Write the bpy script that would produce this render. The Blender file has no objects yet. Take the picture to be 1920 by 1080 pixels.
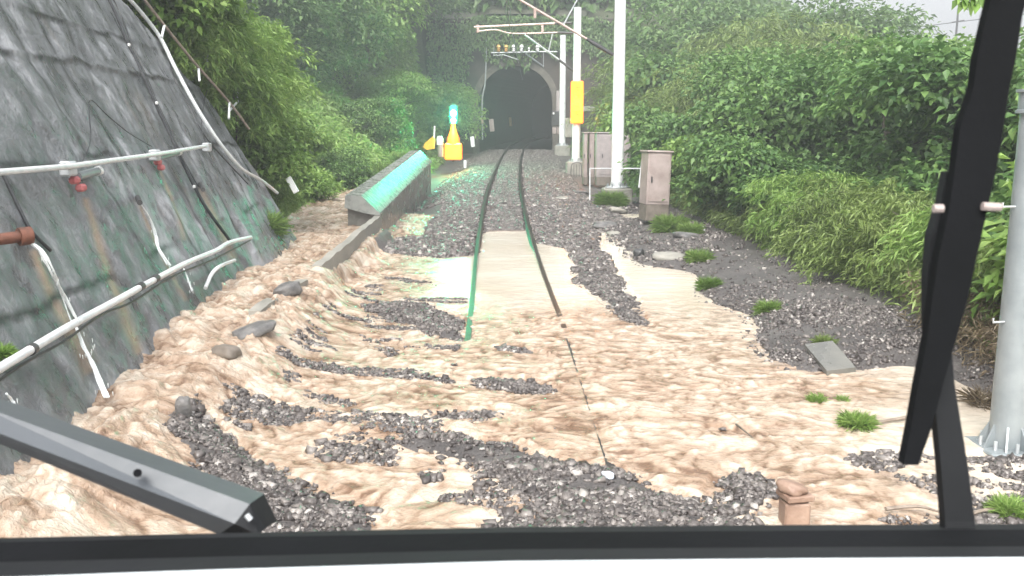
import bpy, math, random
import numpy as np
from mathutils import Vector, Matrix
R = math.radians
random.seed(7); RNG = np.random.default_rng(11)
S = bpy.context.scene
COL = S.collection

# ------------------------------------------------------------------ camera, world, sun, exposure
CZ, FPX, PITCH = 2.31, 1800.0, R(9.31)
cam_d = bpy.data.cameras.new('camera'); cam = bpy.data.objects.new('camera', cam_d); COL.objects.link(cam)
cam.location = (0, 0, CZ); cam.rotation_euler = (R(90) - PITCH, 0, 0)
cam_d.sensor_width = 36; cam_d.lens = FPX / 1920 * 36
cam_d.clip_start = 0.05; cam_d.clip_end = 3000
cam_d.dof.use_dof = True; cam_d.dof.focus_distance = 18; cam_d.dof.aperture_fstop = 14
S.camera = cam
S.view_settings.view_transform = 'Standard'; S.view_settings.look = 'None'
S.view_settings.gamma = 1; S.view_settings.exposure = 1.42
S.cycles.use_denoising = True
S.cycles.max_bounces = 6; S.cycles.diffuse_bounces = 3; S.cycles.glossy_bounces = 3
S.cycles.transmission_bounces = 4; S.cycles.transparent_max_bounces = 6; S.cycles.volume_bounces = 0
S.cycles.sample_clamp_indirect = 6
SUN_EL, SUN_AZ = R(50), R(195)      # veiled sun, high behind the train
w = bpy.data.worlds.new('World'); S.world = w; w.use_nodes = True
nt = w.node_tree; nt.nodes.clear()
sky = nt.nodes.new('ShaderNodeTexSky'); sky.sky_type = 'NISHITA'; sky.sun_disc = False
sky.sun_elevation = SUN_EL; sky.sun_rotation = SUN_AZ; sky.dust_density = 5; sky.air_density = 1.4
hs = nt.nodes.new('ShaderNodeHueSaturation'); hs.inputs['Saturation'].default_value = 0.2; hs.inputs['Value'].default_value = 1.12
bg = nt.nodes.new('ShaderNodeBackground'); bg.inputs['Strength'].default_value = 0.15
wo = nt.nodes.new('ShaderNodeOutputWorld')
nt.links.new(sky.outputs[0], hs.inputs['Color']); nt.links.new(hs.outputs[0], bg.inputs[0]); nt.links.new(bg.outputs[0], wo.inputs[0])
sd = bpy.data.lights.new('sun', 'SUN'); sd.energy = 1.2; sd.angle = R(25); sd.color = (1, .97, .92)
sun = bpy.data.objects.new('sun', sd); COL.objects.link(sun)
sun.rotation_euler = (R(90) - SUN_EL, 0, R(180) - SUN_AZ)

# ------------------------------------------------------------------ helpers
CT, ST = math.cos(PITCH), math.sin(PITCH)
def ray(px, py):
    u = (px - 960) / FPX; v = (py - 540) / FPX
    return Vector((u, CT - v * ST, -(ST + v * CT)))          # per metre of depth
def U(px, py, depth): return Vector((0, 0, CZ)) + ray(px, py) * depth
def UG(px, py, z=0.0):
    r = ray(px, py); return Vector((0, 0, CZ)) + r * ((z - CZ) / r.z)
def UY(px, py, y):
    r = ray(px, py); return Vector((0, 0, CZ)) + r * (y / r.y)
WA, WB, WS = -2.45, -0.10, 0.51                              # retaining wall plane: x = WA + WB*y - WS*(z-.5)
def WP(px, py, off=0.0):
    r = ray(px, py)
    t = (WA + off * 1.12 - WS * (CZ - .5)) / (r.x - WB * r.y + WS * r.z)
    return Vector((0, 0, CZ)) + r * t
def tag(o, label=None, cat=None, group=None, kind=None):
    if label: o['label'] = label
    if cat: o['category'] = cat
    if group: o['group'] = group
    if kind: o['kind'] = kind
    return o
def empty(name, loc, rz=0.0):
    o = bpy.data.objects.new(name, None); COL.objects.link(o); o.location = loc; o.rotation_euler = (0, 0, rz); o.empty_display_size = .1
    return o
def lerp(a, b, t): return a + (b - a) * t
def sst(a, b, x):
    t = np.clip((x - a) / (b - a), 0, 1); return t * t * (3 - 2 * t)

def _h(ix, iy, s):
    n = (ix.astype(np.int64) * 374761393 + iy.astype(np.int64) * 668265263 + s * 2147483647) & 0xffffffff
    n = ((n ^ (n >> 13)) * 1274126177) & 0xffffffff
    n = n ^ (n >> 16)
    return (n & 0xffff) / 65535.0
def vn(x, y, s=0):
    x = np.asarray(x, float); y = np.asarray(y, float)
    ix = np.floor(x); iy = np.floor(y); fx = x - ix; fy = y - iy
    fx = fx * fx * fx * (fx * (fx * 6 - 15) + 10); fy = fy * fy * fy * (fy * (fy * 6 - 15) + 10)
    a = _h(ix, iy, s); b = _h(ix + 1, iy, s); c = _h(ix, iy + 1, s); d = _h(ix + 1, iy + 1, s)
    return (a + (b - a) * fx) * (1 - fy) + (c + (d - c) * fx) * fy
def fbm(x, y, o=4, s=0, g=.5):
    t = 0; a = 1; n = 0
    for k in range(o):
        t = t + a * vn(x * 2**k + 17.3 * k, y * 2**k - 9.1 * k, s + k * 13); n += a; a *= g
    return t / n
def ridge(x, y, o=4, s=0):
    t = 0; a = 1; n = 0
    for k in range(o):
        t = t + a * (1 - np.abs(2 * vn(x * 2**k + 5.3 * k, y * 2**k + 3.1 * k, s + k * 7) - 1)); n += a; a *= .55
    return t / n

def np_mesh(name, V, F, mat=None, parent=None, smooth=False, attrs=None):
    """V (n,3); F (m,k) uniform polygons"""
    V = np.asarray(V, np.float32); F = np.asarray(F, np.int32)
    me = bpy.data.meshes.new(name); k = F.shape[1]
    me.vertices.add(len(V)); me.vertices.foreach_set('co', V.ravel())
    me.loops.add(F.size); me.loops.foreach_set('vertex_index', F.ravel())
    me.polygons.add(len(F)); me.polygons.foreach_set('loop_start', np.arange(0, F.size, k, dtype=np.int32))
    me.polygons.foreach_set('loop_total', np.full(len(F), k, np.int32))
    if smooth: me.polygons.foreach_set('use_smooth', np.ones(len(F), bool))
    me.update(calc_edges=True)
    if attrs:
        for an, av in attrs.items():
            a = me.attributes.new(an, 'FLOAT', 'POINT'); a.data.foreach_set('value', np.asarray(av, np.float32))
    if mat: me.materials.append(mat)
    o = bpy.data.objects.new(name, me); COL.objects.link(o)
    if parent: o.parent = parent
    return o
def grid_faces(nx, ny):                                       # vertex index = j*nx + i
    i, j = np.meshgrid(np.arange(nx - 1), np.arange(ny - 1))
    a = (j * nx + i).ravel()
    return np.stack([a, a + 1, a + nx + 1, a + nx], 1)

class MB:
    def __init__(s): s.v = []; s.f = []
    def add(s, vs, fs):
        n = len(s.v); s.v += [tuple(v) for v in vs]; s.f += [tuple(n + i for i in f) for f in fs]; return s
    def box(s, c, d, rot=None, bev=0.0):
        x, y, z = d[0] / 2, d[1] / 2, d[2] / 2
        b = min(bev, x * .9, y * .9, z * .9)
        if b <= 0:
            vs = [Vector((i * x, j * y, k * z)) for k in (-1, 1) for j in (-1, 1) for i in (-1, 1)]
            fs = [(0, 2, 3, 1), (4, 5, 7, 6), (0, 1, 5, 4), (2, 6, 7, 3), (0, 4, 6, 2), (1, 3, 7, 5)]
        else:
            import itertools
            vs = []; idx = {}
            for sx, sy, sz in itertools.product((-1, 1), repeat=3):
                for ax in range(3):
                    p = [sx * x, sy * y, sz * z]
                    for q in range(3):
                        if q != ax: p[q] -= (sx, sy, sz)[q] * b
                    idx[(sx, sy, sz, ax)] = len(vs); vs.append(Vector(p))
            fs = []
            for ax in range(3):
                o1, o2 = (ax + 1) % 3, (ax + 2) % 3
                for sg in (-1, 1):
                    q = []
                    for a, bb in ((-1, -1), (1, -1), (1, 1), (-1, 1)):
                        t = [0, 0, 0]; t[ax] = sg; t[o1] = a; t[o2] = bb; q.append(idx[(*t, ax)])
                    fs.append(tuple(q if sg > 0 else q[::-1]))
            for ax in range(3):
                o1, o2 = (ax + 1) % 3, (ax + 2) % 3
                for a in (-1, 1):
                    for bb in (-1, 1):
                        t0 = [0] * 3; t0[ax] = -1; t0[o1] = a; t0[o2] = bb; t1 = list(t0); t1[ax] = 1
                        q = [idx[(*t0, o1)], idx[(*t1, o1)], idx[(*t1, o2)], idx[(*t0, o2)]]
                        fs.append(tuple(q if a * bb < 0 else q[::-1]))
            for t in itertools.product((-1, 1), repeat=3):
                q = [idx[(*t, 0)], idx[(*t, 1)], idx[(*t, 2)]]
                fs.append(tuple(q if t[0] * t[1] * t[2] > 0 else q[::-1]))
        M = rot if rot else Matrix.Identity(3)
        return s.add([M @ v + Vector(c) for v in vs], fs)
    def tube(s, pts, r, n=8, cap=True):
        pts = [Vector(p) for p in pts]; rs = r if isinstance(r, (list, tuple)) else [r] * len(pts)
        rings = []; up = None
        for i, p in enumerate(pts):
            t = (pts[min(i + 1, len(pts) - 1)] - pts[max(i - 1, 0)]).normalized()
            if up is None: up = Vector((0, 0, 1)) if abs(t.z) < .9 else Vector((1, 0, 0))
            a = t.cross(up).normalized(); b = a.cross(t).normalized(); up = b
            rings.append([p + (a * math.cos(2 * math.pi * k / n) + b * math.sin(2 * math.pi * k / n)) * rs[i] for k in range(n)])
        vs = [v for q in rings for v in q]; fs = []
        for i in range(len(pts) - 1):
            for k in range(n):
                k2 = (k + 1) % n; fs.append((i * n + k, i * n + k2, (i + 1) * n + k2, (i + 1) * n + k))
        if cap: fs.append(tuple(range(n))[::-1]); fs.append(tuple((len(pts) - 1) * n + k for k in range(n)))
        return s.add(vs, fs)
    def lathe(s, base, prof, n=16, axis=Vector((0, 0, 1))):
        base = Vector(base); return s.tube([base + axis * z for r, z in prof], [max(r, .0005) for r, z in prof], n)
    def poly(s, pts, thick):                                  # flat polygon extruded along a vector
        n = len(pts); t = Vector(thick)
        vs = [Vector(p) for p in pts] + [Vector(p) + t for p in pts]
        fs = [tuple(range(n))[::-1], tuple(range(n, 2 * n))] + [(i, (i + 1) % n, n + (i + 1) % n, n + i) for i in range(n)]
        return s.add(vs, fs)
    def build(s, name, mat, parent=None, smooth=False):
        me = bpy.data.meshes.new(name); me.from_pydata(s.v, [], s.f); me.update()
        import bmesh
        bm = bmesh.new(); bm.from_mesh(me); bmesh.ops.recalc_face_normals(bm, faces=bm.faces); bm.to_mesh(me); bm.free()
        if smooth:
            for p in me.polygons: p.use_smooth = True
            try: me.set_sharp_from_angle(angle=R(40))
            except Exception: pass
        me.materials.append(mat)
        o = bpy.data.objects.new(name, me); COL.objects.link(o)
        if parent:
            o.parent = parent
            o.matrix_parent_inverse = Matrix.LocRotScale(parent.location, parent.rotation_euler, parent.scale).inverted()
        return o
def smoothpath(pts, k=6):
    pts = [Vector(p) for p in pts]; out = []
    for i in range(len(pts) - 1):
        p0 = pts[max(i - 1, 0)]; p1 = pts[i]; p2 = pts[i + 1]; p3 = pts[min(i + 2, len(pts) - 1)]
        for j in range(k):
            t = j / k
            out.append(.5 * ((2 * p1) + (p2 - p0) * t + (2 * p0 - 5 * p1 + 4 * p2 - p3) * t * t + (3 * p1 - p0 - 3 * p2 + p3) * t**3))
    return out + [pts[-1]]

# ------------------------------------------------------------------ materials
def newmat(name):
    m = bpy.data.materials.new(name); m.use_nodes = True; t = m.node_tree; t.nodes.clear()
    out = t.nodes.new('ShaderNodeOutputMaterial'); b = t.nodes.new('ShaderNodeBsdfPrincipled')
    t.links.new(b.outputs[0], out.inputs[0]); return m, t, b, out
def ramp(t, src, stops, interp='LINEAR'):
    r = t.nodes.new('ShaderNodeValToRGB'); r.color_ramp.interpolation = interp
    e = r.color_ramp.elements
    e[0].position, e[0].color = stops[0][0], (*stops[0][1], 1)
    e[1].position, e[1].color = stops[-1][0], (*stops[-1][1], 1)
    for p, c in stops[1:-1]:
        q = e.new(p); q.color = (*c, 1)
    t.links.new(src, r.inputs[0]); return r
def noise(t, scale, detail=5, rough=.55, vec=None, dist=0.0, mscale=None):
    n = t.nodes.new('ShaderNodeTexNoise'); n.inputs['Scale'].default_value = scale; n.inputs['Detail'].default_value = detail
    n.inputs['Roughness'].default_value = rough; n.inputs['Distortion'].default_value = dist
    g = t.nodes.new('ShaderNodeNewGeometry'); src = g.outputs['Position']
    if vec is not None: src = vec
    if mscale:
        mp = t.nodes.new('ShaderNodeMapping'); mp.inputs['Scale'].default_value = mscale
        if len(mscale) > 3: pass
        t.links.new(src, mp.inputs[0]); src = mp.outputs[0]
    t.links.new(src, n.inputs['Vector']); return n
def bump(t, b, h, strength=.4, dist=.02):
    n = t.nodes.new('ShaderNodeBump'); n.inputs['Strength'].default_value = strength; n.inputs['Distance'].default_value = dist
    t.links.new(h, n.inputs['Height']); t.links.new(n.outputs[0], b.inputs['Normal']); return n
def surf(name, c1, c2, rough=.6, scale=6, metal=0, bs=.3, bd=.01, bscale=None, mscale=None, spec=.5, r2=None):
    m, t, b, _ = newmat(name)
    n = noise(t, scale, mscale=mscale); r = ramp(t, n.outputs[0], [(.3, c1), (.7, c2)])
    t.links.new(r.outputs[0], b.inputs['Base Color'])
    b.inputs['Roughness'].default_value = rough; b.inputs['Metallic'].default_value = metal; b.inputs['Specular IOR Level'].default_value = spec
    if r2 is not None:
        mr = t.nodes.new('ShaderNodeMapRange'); mr.inputs['From Min'].default_value = .3; mr.inputs['From Max'].default_value = .7
        mr.inputs['To Min'].default_value = rough; mr.inputs['To Max'].default_value = r2
        t.links.new(n.outputs[0], mr.inputs[0]); t.links.new(mr.outputs[0], b.inputs['Roughness'])
    if bs: bump(t, b, noise(t, bscale or scale * 6).outputs[0], bs, bd)
    return m
M = {}
M['galv'] = surf('galvanised', (.42, .45, .46), (.58, .60, .61), .42, 5, .25, .1)
M['galv_dull'] = surf('dull_zinc', (.20, .23, .24), (.30, .33, .34), .4, 4, .2, .15)
M['white_paint'] = surf('white_paint', (.72, .73, .73), (.85, .86, .86), .35, 4, 0, .08)
M['white_pipe'] = surf('white_pipe', (.60, .63, .64), (.78, .80, .80), .3, 9, 0, .15)
M['rust'] = surf('rust', (.10, .045, .03), (.20, .08, .05), .6, 14, .2, .4)
M['black_cable'] = surf('black_cable', (.015, .016, .018), (.04, .042, .045), .4, 10, 0, .1)
M['red_paint'] = surf('red_paint', (.45, .10, .10), (.55, .2, .2), .5, 10, 0, .2)
M['concrete'] = surf('concrete', (.20, .195, .17), (.36, .34, .30), .4, 3.5, 0, .5, .012, 30, r2=.75)
M['wet_concrete'] = surf('wet_concrete', (.10, .10, .09), (.19, .185, .165), .18, 3, 0, .35, .01, 22, r2=.45)
M['glossy_concrete'] = surf('rain_soaked_concrete', (.16, .17, .16), (.28, .29, .27), .2, 5, 0, .25, .004, 14, r2=.36)
M['cap_concrete'] = M['glossy_concrete']
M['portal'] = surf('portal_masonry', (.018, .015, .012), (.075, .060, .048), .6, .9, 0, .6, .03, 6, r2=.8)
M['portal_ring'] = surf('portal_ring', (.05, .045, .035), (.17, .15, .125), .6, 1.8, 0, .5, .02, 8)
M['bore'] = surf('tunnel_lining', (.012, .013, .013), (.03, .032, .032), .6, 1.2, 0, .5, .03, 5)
M['cabinet'] = surf('cabinet_paint', (.30, .24, .22), (.44, .37, .35), .4, 3.5, 0, .1)
M['cabinet_grey'] = surf('cabinet_grey', (.30, .27, .27), (.42, .37, .36), .45, 5, 0, .12)
M['plinth'] = surf('plinth', (.13, .11, .09), (.22, .19, .16), .6, 6, 0, .4)
M['rail'] = surf('rail_steel', (.03, .026, .024), (.07, .06, .055), .3, 10, .5, .2)
M['rail_head'] = surf('rail_head', (.10, .10, .10), (.17, .17, .165), .16, 10, .8, .05)
M['sleeper'] = surf('sleeper', (.10, .075, .06), (.18, .14, .115), .6, 8, 0, .4)
M['copper'] = surf('copper_tube', (.50, .36, .32), (.62, .47, .42), .4, 6, .3, .1)
M['steel_dark'] = surf('steel_dark', (.05, .05, .05), (.10, .10, .10), .4, 6, .4, .1)
M['porcelain'] = surf('porcelain', (.75, .75, .75), (.85, .85, .85), .15, 6, 0, 0)
M['amber_glass'] = surf('amber_glaze', (.60, .33, .08), (.75, .5, .18), .2, 6, 0, 0)
M['yellow'] = surf('yellow_paint', (.70, .40, .03), (.82, .52, .06), .4, 6, 0, .1)
M['brick_red'] = surf('brick_red', (.20, .12, .085), (.34, .24, .18), .55, 8, 0, .5)
M['bark'] = surf('bark', (.07, .06, .045), (.16, .14, .11), .8, 20, 0, .6)
M['driftwood'] = surf('driftwood', (.16, .12, .09), (.32, .27, .22), .6, 14, 0, .4)
M['rock'] = surf('rock', (.08, .08, .08), (.2, .19, .18), .35, 9, 0, .6, .02)
M['rubber'] = surf('rubber', (.004, .0045, .005), (.007, .0075, .009), .8, 6, 0, .1, spec=.12)
M['gasket_grey'] = surf('gasket_grey', (.010, .011, .012), (.015, .016, .018), .7, 5, 0, .1, spec=.2)
M['wiper_metal'] = surf('wiper_paint', (.062, .07, .078), (.085, .093, .102), .4, 5, 0, .08)
M['dash'] = surf('dash_panel', (.50, .54, .56), (.56, .60, .62), .5, 2, 0, 0)
M['plastic_bag'] = surf('plastic_bag', (.55, .62, .72), (.75, .8, .85), .3, 20, 0, .6)
def emis(name, c, s):
    m, t, b, _ = newmat(name); b.inputs['Base Color'].default_value = (*c, 1)
    b.inputs['Emission Color'].default_value = (*c, 1); b.inputs['Emission Strength'].default_value = s; return m
M['green_lamp'] = emis('green_lamp', (.05, 1, .55), 60)
M['amber_glow'] = emis('amber_glow', (1, .19, .012), 1.25)  # emission; the mast plate wears it as headlight shine, not a lamp
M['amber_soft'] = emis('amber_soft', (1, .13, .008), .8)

def leafmat(name, dark, mid, light, trans=.35, rough=.4, spec=.4):
    m, t, b, out = newmat(name)
    g = t.nodes.new('ShaderNodeNewGeometry'); oi = t.nodes.new('ShaderNodeObjectInfo')
    n = noise(t, .55, 3)
    ad = t.nodes.new('ShaderNodeMath'); ad.operation = 'MULTIPLY_ADD'; ad.inputs[1].default_value = .45
    t.links.new(g.outputs['Random Per Island'], ad.inputs[0])
    m2 = t.nodes.new('ShaderNodeMath'); m2.operation = 'MULTIPLY'; m2.inputs[1].default_value = .75; t.links.new(n.outputs[0], m2.inputs[0])
    t.links.new(m2.outputs[0], ad.inputs[2])
    r = ramp(t, ad.outputs[0], [(.25, dark), (.55, mid), (.85, light)])
    t.links.new(r.outputs[0], b.inputs['Base Color']); b.inputs['Roughness'].default_value = rough; b.inputs['Specular IOR Level'].default_value = spec
    tr = t.nodes.new('ShaderNodeBsdfTranslucent'); t.links.new(r.outputs[0], tr.inputs[0])
    mx = t.nodes.new('ShaderNodeMixShader'); mx.inputs[0].default_value = trans
    t.links.new(b.outputs[0], mx.inputs[1]); t.links.new(tr.outputs[0], mx.inputs[2]); t.links.new(mx.outputs[0], out.inputs[0])
    return m
M['leaf_broad'] = leafmat('leaf_broad', (.045, .11, .03), (.11, .215, .06), (.23, .37, .11))
M['leaf_feather'] = leafmat('leaf_feather', (.085, .14, .035), (.175, .25, .065), (.30, .39, .13))
M['leaf_bank'] = leafmat('leaf_bank', (.12, .22, .045), (.22, .36, .085), (.35, .49, .15), .42)
M['leaf_forest'] = leafmat('leaf_forest', (.06, .13, .04), (.13, .23, .075), (.22, .33, .12))
M['leaf_bright'] = leafmat('leaf_bright', (.10, .19, .035), (.19, .33, .07), (.30, .44, .12))
M['dry_reed'] = leafmat('dry_reed', (.10, .075, .05), (.18, .14, .09), (.28, .23, .15), .2)

# ------------------------------------------------------------------ track alignment
TK = [(470, 949, 108), (448, 948, 98), (420, 945.5, 83), (390, 944.3, 75), (357, 945.5, 61), (323, 950.7, 46.5), (307, 954.3, 40.7), (290, 960, 34), (273, 969, 28)]
ty, tx, tz = [-2, 4, 7, 10.3, 13.7], [.2, .15, .12, .08, .0], [0, 0, 0, 0, 0]
for py, px, wd in TK:
    p = U(px, py, 1.067 * FPX / wd)
    ty.append(p.y); tx.append(p.x); tz.append(p.z)
for k in range(2): ty.append(ty[-1] + 12); tx.append(tx[-1] + .9 + k * .9); tz.append(tz[-1] + .3)
_yy = np.linspace(-2, 95, 400)
_cx = np.polyfit(ty, tx, 4); _pz = np.polyfit(ty, tz, 4)
_xx = np.interp(_yy, ty, tx); _zz = np.interp(_yy, ty, tz)
kern = np.hanning(41); kern /= kern.sum()
def _sm(a): return np.convolve(np.pad(a, 20, 'edge'), kern, 'valid')
_xx = _sm(_xx); _zz = _sm(_zz); _zz = np.where(_yy < 17, np.minimum(_zz, 0.0) * 0, _zz); _zz = _sm(_zz)
def tcx(y): return np.interp(y, _yy, _xx)
def tcz(y): return np.interp(y, _yy, _zz)

# ------------------------------------------------------------------ gravel islands (footprints on the ground plane)
POLYS = [
 (1.0, [(880,290),(830,340),(800,375),(792,440),(700,446),(688,470),(830,480),(896,474),(900,440),(905,432),(1000,430),(1006,452),(1062,462),(1078,490),(1068,520),(1120,560),(1170,598),(1232,632),(1205,572),(1160,508),(1122,452),(1120,400),(1100,340),(1090,290)]),
 (1.0, [(680,575),(740,563),(800,570),(872,598),(882,628),(850,642),(780,612),(720,600)]),
 (.85, [(905,650),(960,646),(1062,670),(1030,676),(960,662)]),
 (.9, [(740,714),(830,708),(930,706),(1000,718),(1082,742),(1000,740),(930,734),(850,723)]),
 (.85, [(770,775),(880,764),(985,768),(960,788),(880,790),(800,788)]),
 (.9, [(400,762),(470,756),(560,775),(625,792),(540,798),(430,782)]),
 (.85, [(515,712),(570,705),(570,730),(620,742),(705,762),(640,768),(590,757),(530,732)]),
 (.8, [(560,850),(570,835),(640,812),(720,806),(700,830),(660,865),(600,862)]),
 (1.0, [(700,840),(760,802),(850,812),(900,822),(940,818),(1000,840),(1060,856),(1130,868),(1215,888),(1228,920),(1335,936),(1360,985),(1365,1040),(860,1040),(880,985),(1010,975),(1040,945),(960,905),(900,870),(820,850)]),
 (.55, [(650,850),(760,830),(900,860),(1050,940),(1010,985),(900,980),(870,950),(780,930),(700,880)]),
 (1.0, [(298,862),(325,820),(340,785),(372,790),(400,815),(470,868),(560,900),(640,908),(690,948),(720,985),(735,1060),(460,1060),(440,990),(380,920)]),
 (.95, [(1330,872),(1390,862),(1450,898),(1475,935),(1470,1040),(1370,1040),(1360,950),(1340,905)]),
 (.8, [(985,798),(1050,788),(1065,810),(1010,818)]),
 (.7, [(1320,795),(1400,810),(1405,828),(1340,818)]),
 (.6, [(1165,752),(1210,755),(1205,768),(1170,766)]),
 (.8, [(1585,850),(1650,838),(1735,846),(1760,880),(1740,1040),(1650,1040),(1645,960),(1712,935),(1680,893),(1600,872)]),
 (.75, [(1735,846),(1990,850),(2040,1060),(1740,1060)]),
 (.75, [(450,612),(505,620),(495,632),(455,630)]),
 (.7, [(655,640),(700,632),(765,662),(720,672),(690,660)]),
 (.6, [(560,640),(600,640),(600,652),(565,650)]),
 (.6, [(700,505),(800,520),(860,535),(800,535),(720,520)]),
 (.6, [(600,590),(640,585),(640,605),(605,608)]),
]
BANK = [(1120,400),(1128,432),(1150,442),(1192,492),(1262,500),(1312,508),(1308,552),(1400,590),(1420,612),(1402,640),(1440,672),(1500,700),(1565,706),(1650,690),(1720,686),(1790,700),(1862,740),(1990,800),(2600,850),(2600,300),(1100,300)]
RX0, RX1, RY0, RY1, RS = -8.0, 12.0, 3.0, 46.0, 0.04
_rx = np.arange(RX0, RX1, RS); _ry = np.arange(RY0, RY1, RS)
GX, GY = np.meshgrid(_rx, _ry)
def inpoly(poly, X, Y):
    ins = np.zeros(X.shape, bool); n = len(poly)
    for i in range(n):
        x1, y1 = poly[i]; x2, y2 = poly[(i + 1) % n]
        if y1 == y2: continue
        c = ((y1 > Y) != (y2 > Y)) & (X < (x2 - x1) * (Y - y1) / (y2 - y1) + x1)
        ins ^= c
    return ins
def toground(pl):
    out = []
    for px, py in pl:
        p = UG(px, py, 0.0) if py > 400 else None
        if p is None:                                         # on the rising grade
            for yy in np.arange(18, 64, .25):
                q = UY(px, py, yy)
                if q.z <= tcz(yy) - .1: p = q; break
            if p is None: p = UY(px, py, 62)
        out.append((p.x, p.y))
    return out
def blur(a, n, r):
    for _ in range(n):
        k = 2 * r + 1
        for ax in (0, 1):
            pad = [(0, 0), (0, 0)]; pad[ax] = (r + 1, r)
            c = np.cumsum(np.pad(a, pad, 'edge'), axis=ax)
            a = (c[k:, :] - c[:-k, :]) / k if ax == 0 else (c[:, k:] - c[:, :-k]) / k
    return a
WX = GX + (fbm(GX * 2.2, GY * 2.2, 4, 3) - .5) * .30; WY = GY + (fbm(GX * 2.4, GY * 2.0, 4, 9) - .5) * .28
ISL = np.zeros(GX.shape)
for wgt, pl in POLYS:
    ISL = np.maximum(ISL, wgt * inpoly(toground(pl), WX, WY))
BNK = inpoly(toground(BANK), WX, WY).astype(float)
ISLb = blur(ISL, 2, 2); BNKs = blur(BNK, 2, 3); BNKw = blur(BNK, 2, 12)
def rlook(A, x, y):
    fx = np.clip((np.asarray(x, float) - RX0) / RS, 0, A.shape[1] - 1.001); fy = np.clip((np.asarray(y, float) - RY0) / RS, 0, A.shape[0] - 1.001)
    ix = fx.astype(int); iy = fy.astype(int); fx = fx - ix; fy = fy - iy
    return (A[iy, ix] * (1 - fx) + A[iy, ix + 1] * fx) * (1 - fy) + (A[iy + 1, ix] * (1 - fx) + A[iy + 1, ix + 1] * fx) * fy

# ------------------------------------------------------------------ water level and ground height
CHX = -2.73                                                   # channel wall line
def turb(x, y):
    """how rough the water is, 0..1"""
    ch = 1 - sst(-2.7, -1.6, x)
    cross = (1 - sst(10.5, 14.5, y)) * (1 - sst(1.2, 4.4, x)) * sst(4.2, 6.5, y + .6 * (x + 3))
    leftmid = (1 - sst(-1.9, -.6, x)) * (1 - sst(17, 21, y))
    t = np.maximum(np.maximum(ch, .55 * cross), .5 * leftmid)
    band = np.exp(-((y - 8.9 + .12 * x) / 1.0)**2) * (1 - sst(2.6, 4.6, x)) * sst(-2, 0, x)
    t = np.maximum(t, .55 * band)
    t = t * lerp(.75, 1, sst(17, 24, 40 - y))
    return np.clip(t + .06 + .10 * sst(.5, .7, fbm(x * .7, y * .5, 3, 19)), 0, 1)
def wlevel(x, y):
    w_track = lerp(.012, -.03, sst(9.0, 17, y)) + lerp(0, tcz(y) - .14, sst(19, 26, y))
    lip = .10 * (fbm(x * .3, y * .55, 2, 77) - .5)
    w_ch = .37 + lip - .12 * sst(13.2, 14.6, y) * (1 - sst(20, 24, y)) + .10 * sst(24, 32, y)
    e = CHX + .06 - .55 * sst(20.6, 21.1, y)
    wd_ = .38 + .75 * (1 - sst(12.4, 14, y)) + .5 * (vn(y * 1.3, y * 0, 5) - .5)
    fall = sst(e - .1, e + wd_, x); fall = .55 * fall + .45 * sst(e, e + wd_ * .55, x)
    far = sst(15.2, 16.5, y)
    return w_ch * (1 - fall) + w_track * fall
def billow(x, y, o=4, s=0):
    t = 0; a = 1; n = 0
    for k in range(o):
        q = np.abs(2 * vn(x * 2.03**k + 5.3 * k, y * 2.03**k + 3.1 * k, s + k * 7) - 1); t = t + a * np.sqrt(q * q + .01); n += a; a *= .5
    return t / n
def waves(x, y, full=False):
    t0 = turb(x, y); rr_ = (x - tcx(y) - .53) / .075; t = t0 * (1 - .88 * np.exp(-rr_ * rr_) * sst(10.8, 10.2, y) * sst(6.3, 6.6, y))
    flow = 1 - sst(-2.6, -1.5, x)                              # 1 in the channel (flow along y), 0 across the track
    ax = x + .45 * (fbm(x * 1.3, y * 1.3, 3, 301) - .5); ay = y + .45 * (fbm(x * 1.3, y * 1.3, 3, 302) - .5)
    bx = ax + .14 * (fbm(ax * 4, ay * 4, 3, 303) - .5); by = ay + .14 * (fbm(ax * 4, ay * 4, 3, 304) - .5)
    fine = billow(bx * 11, by * 9, 3, 25) - .38
    chan = .10 * (fbm(bx * 1.5, by * 1.2, 2, 41) - .5) + .15 * (billow(bx * 4.2, by * 3.2, 4, 21) - .38) + .038 * fine
    cr = .055 * (fbm(bx * .9, by * 1.6, 3, 61) - .5) + .07 * (billow(bx * 2.6, by * 4.2, 4, 31) - .38) + .04 * fine
    rip = .006 * (fbm(bx * 5, by * 9, 3, 65) - .5) * (1 - t)
    h = t * (chan * flow + cr * (1 - flow)) + rip
    t = t0
    if not full: return h, t
    hn = (chan / .13) * flow + (cr / .075) * (1 - flow)
    foam = fbm(bx * 3.0 + .5 * ay, by * 3.6, 5, 401) + .8 * (fbm(bx * 12, by * 13, 4, 402) - .5)
    return h, t, np.clip(.50 + .26 * hn + 1.0 * fine + .8 * (billow(bx * 5 + 9, by * 7, 4, 411) - .40) + 1.0 * (foam - .5), 0, 1)
def wall_x(y, z): return WA + WB * y - WS * (z - .5)
TOPY = [3, 14.6, 17.3, 17.9, 18.3]; TOPZ = [10.9, 4.35, 2.75, 1.9, .55]
def wtop(y): return np.interp(y, TOPY, TOPZ)
HWY = 66.0
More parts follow.
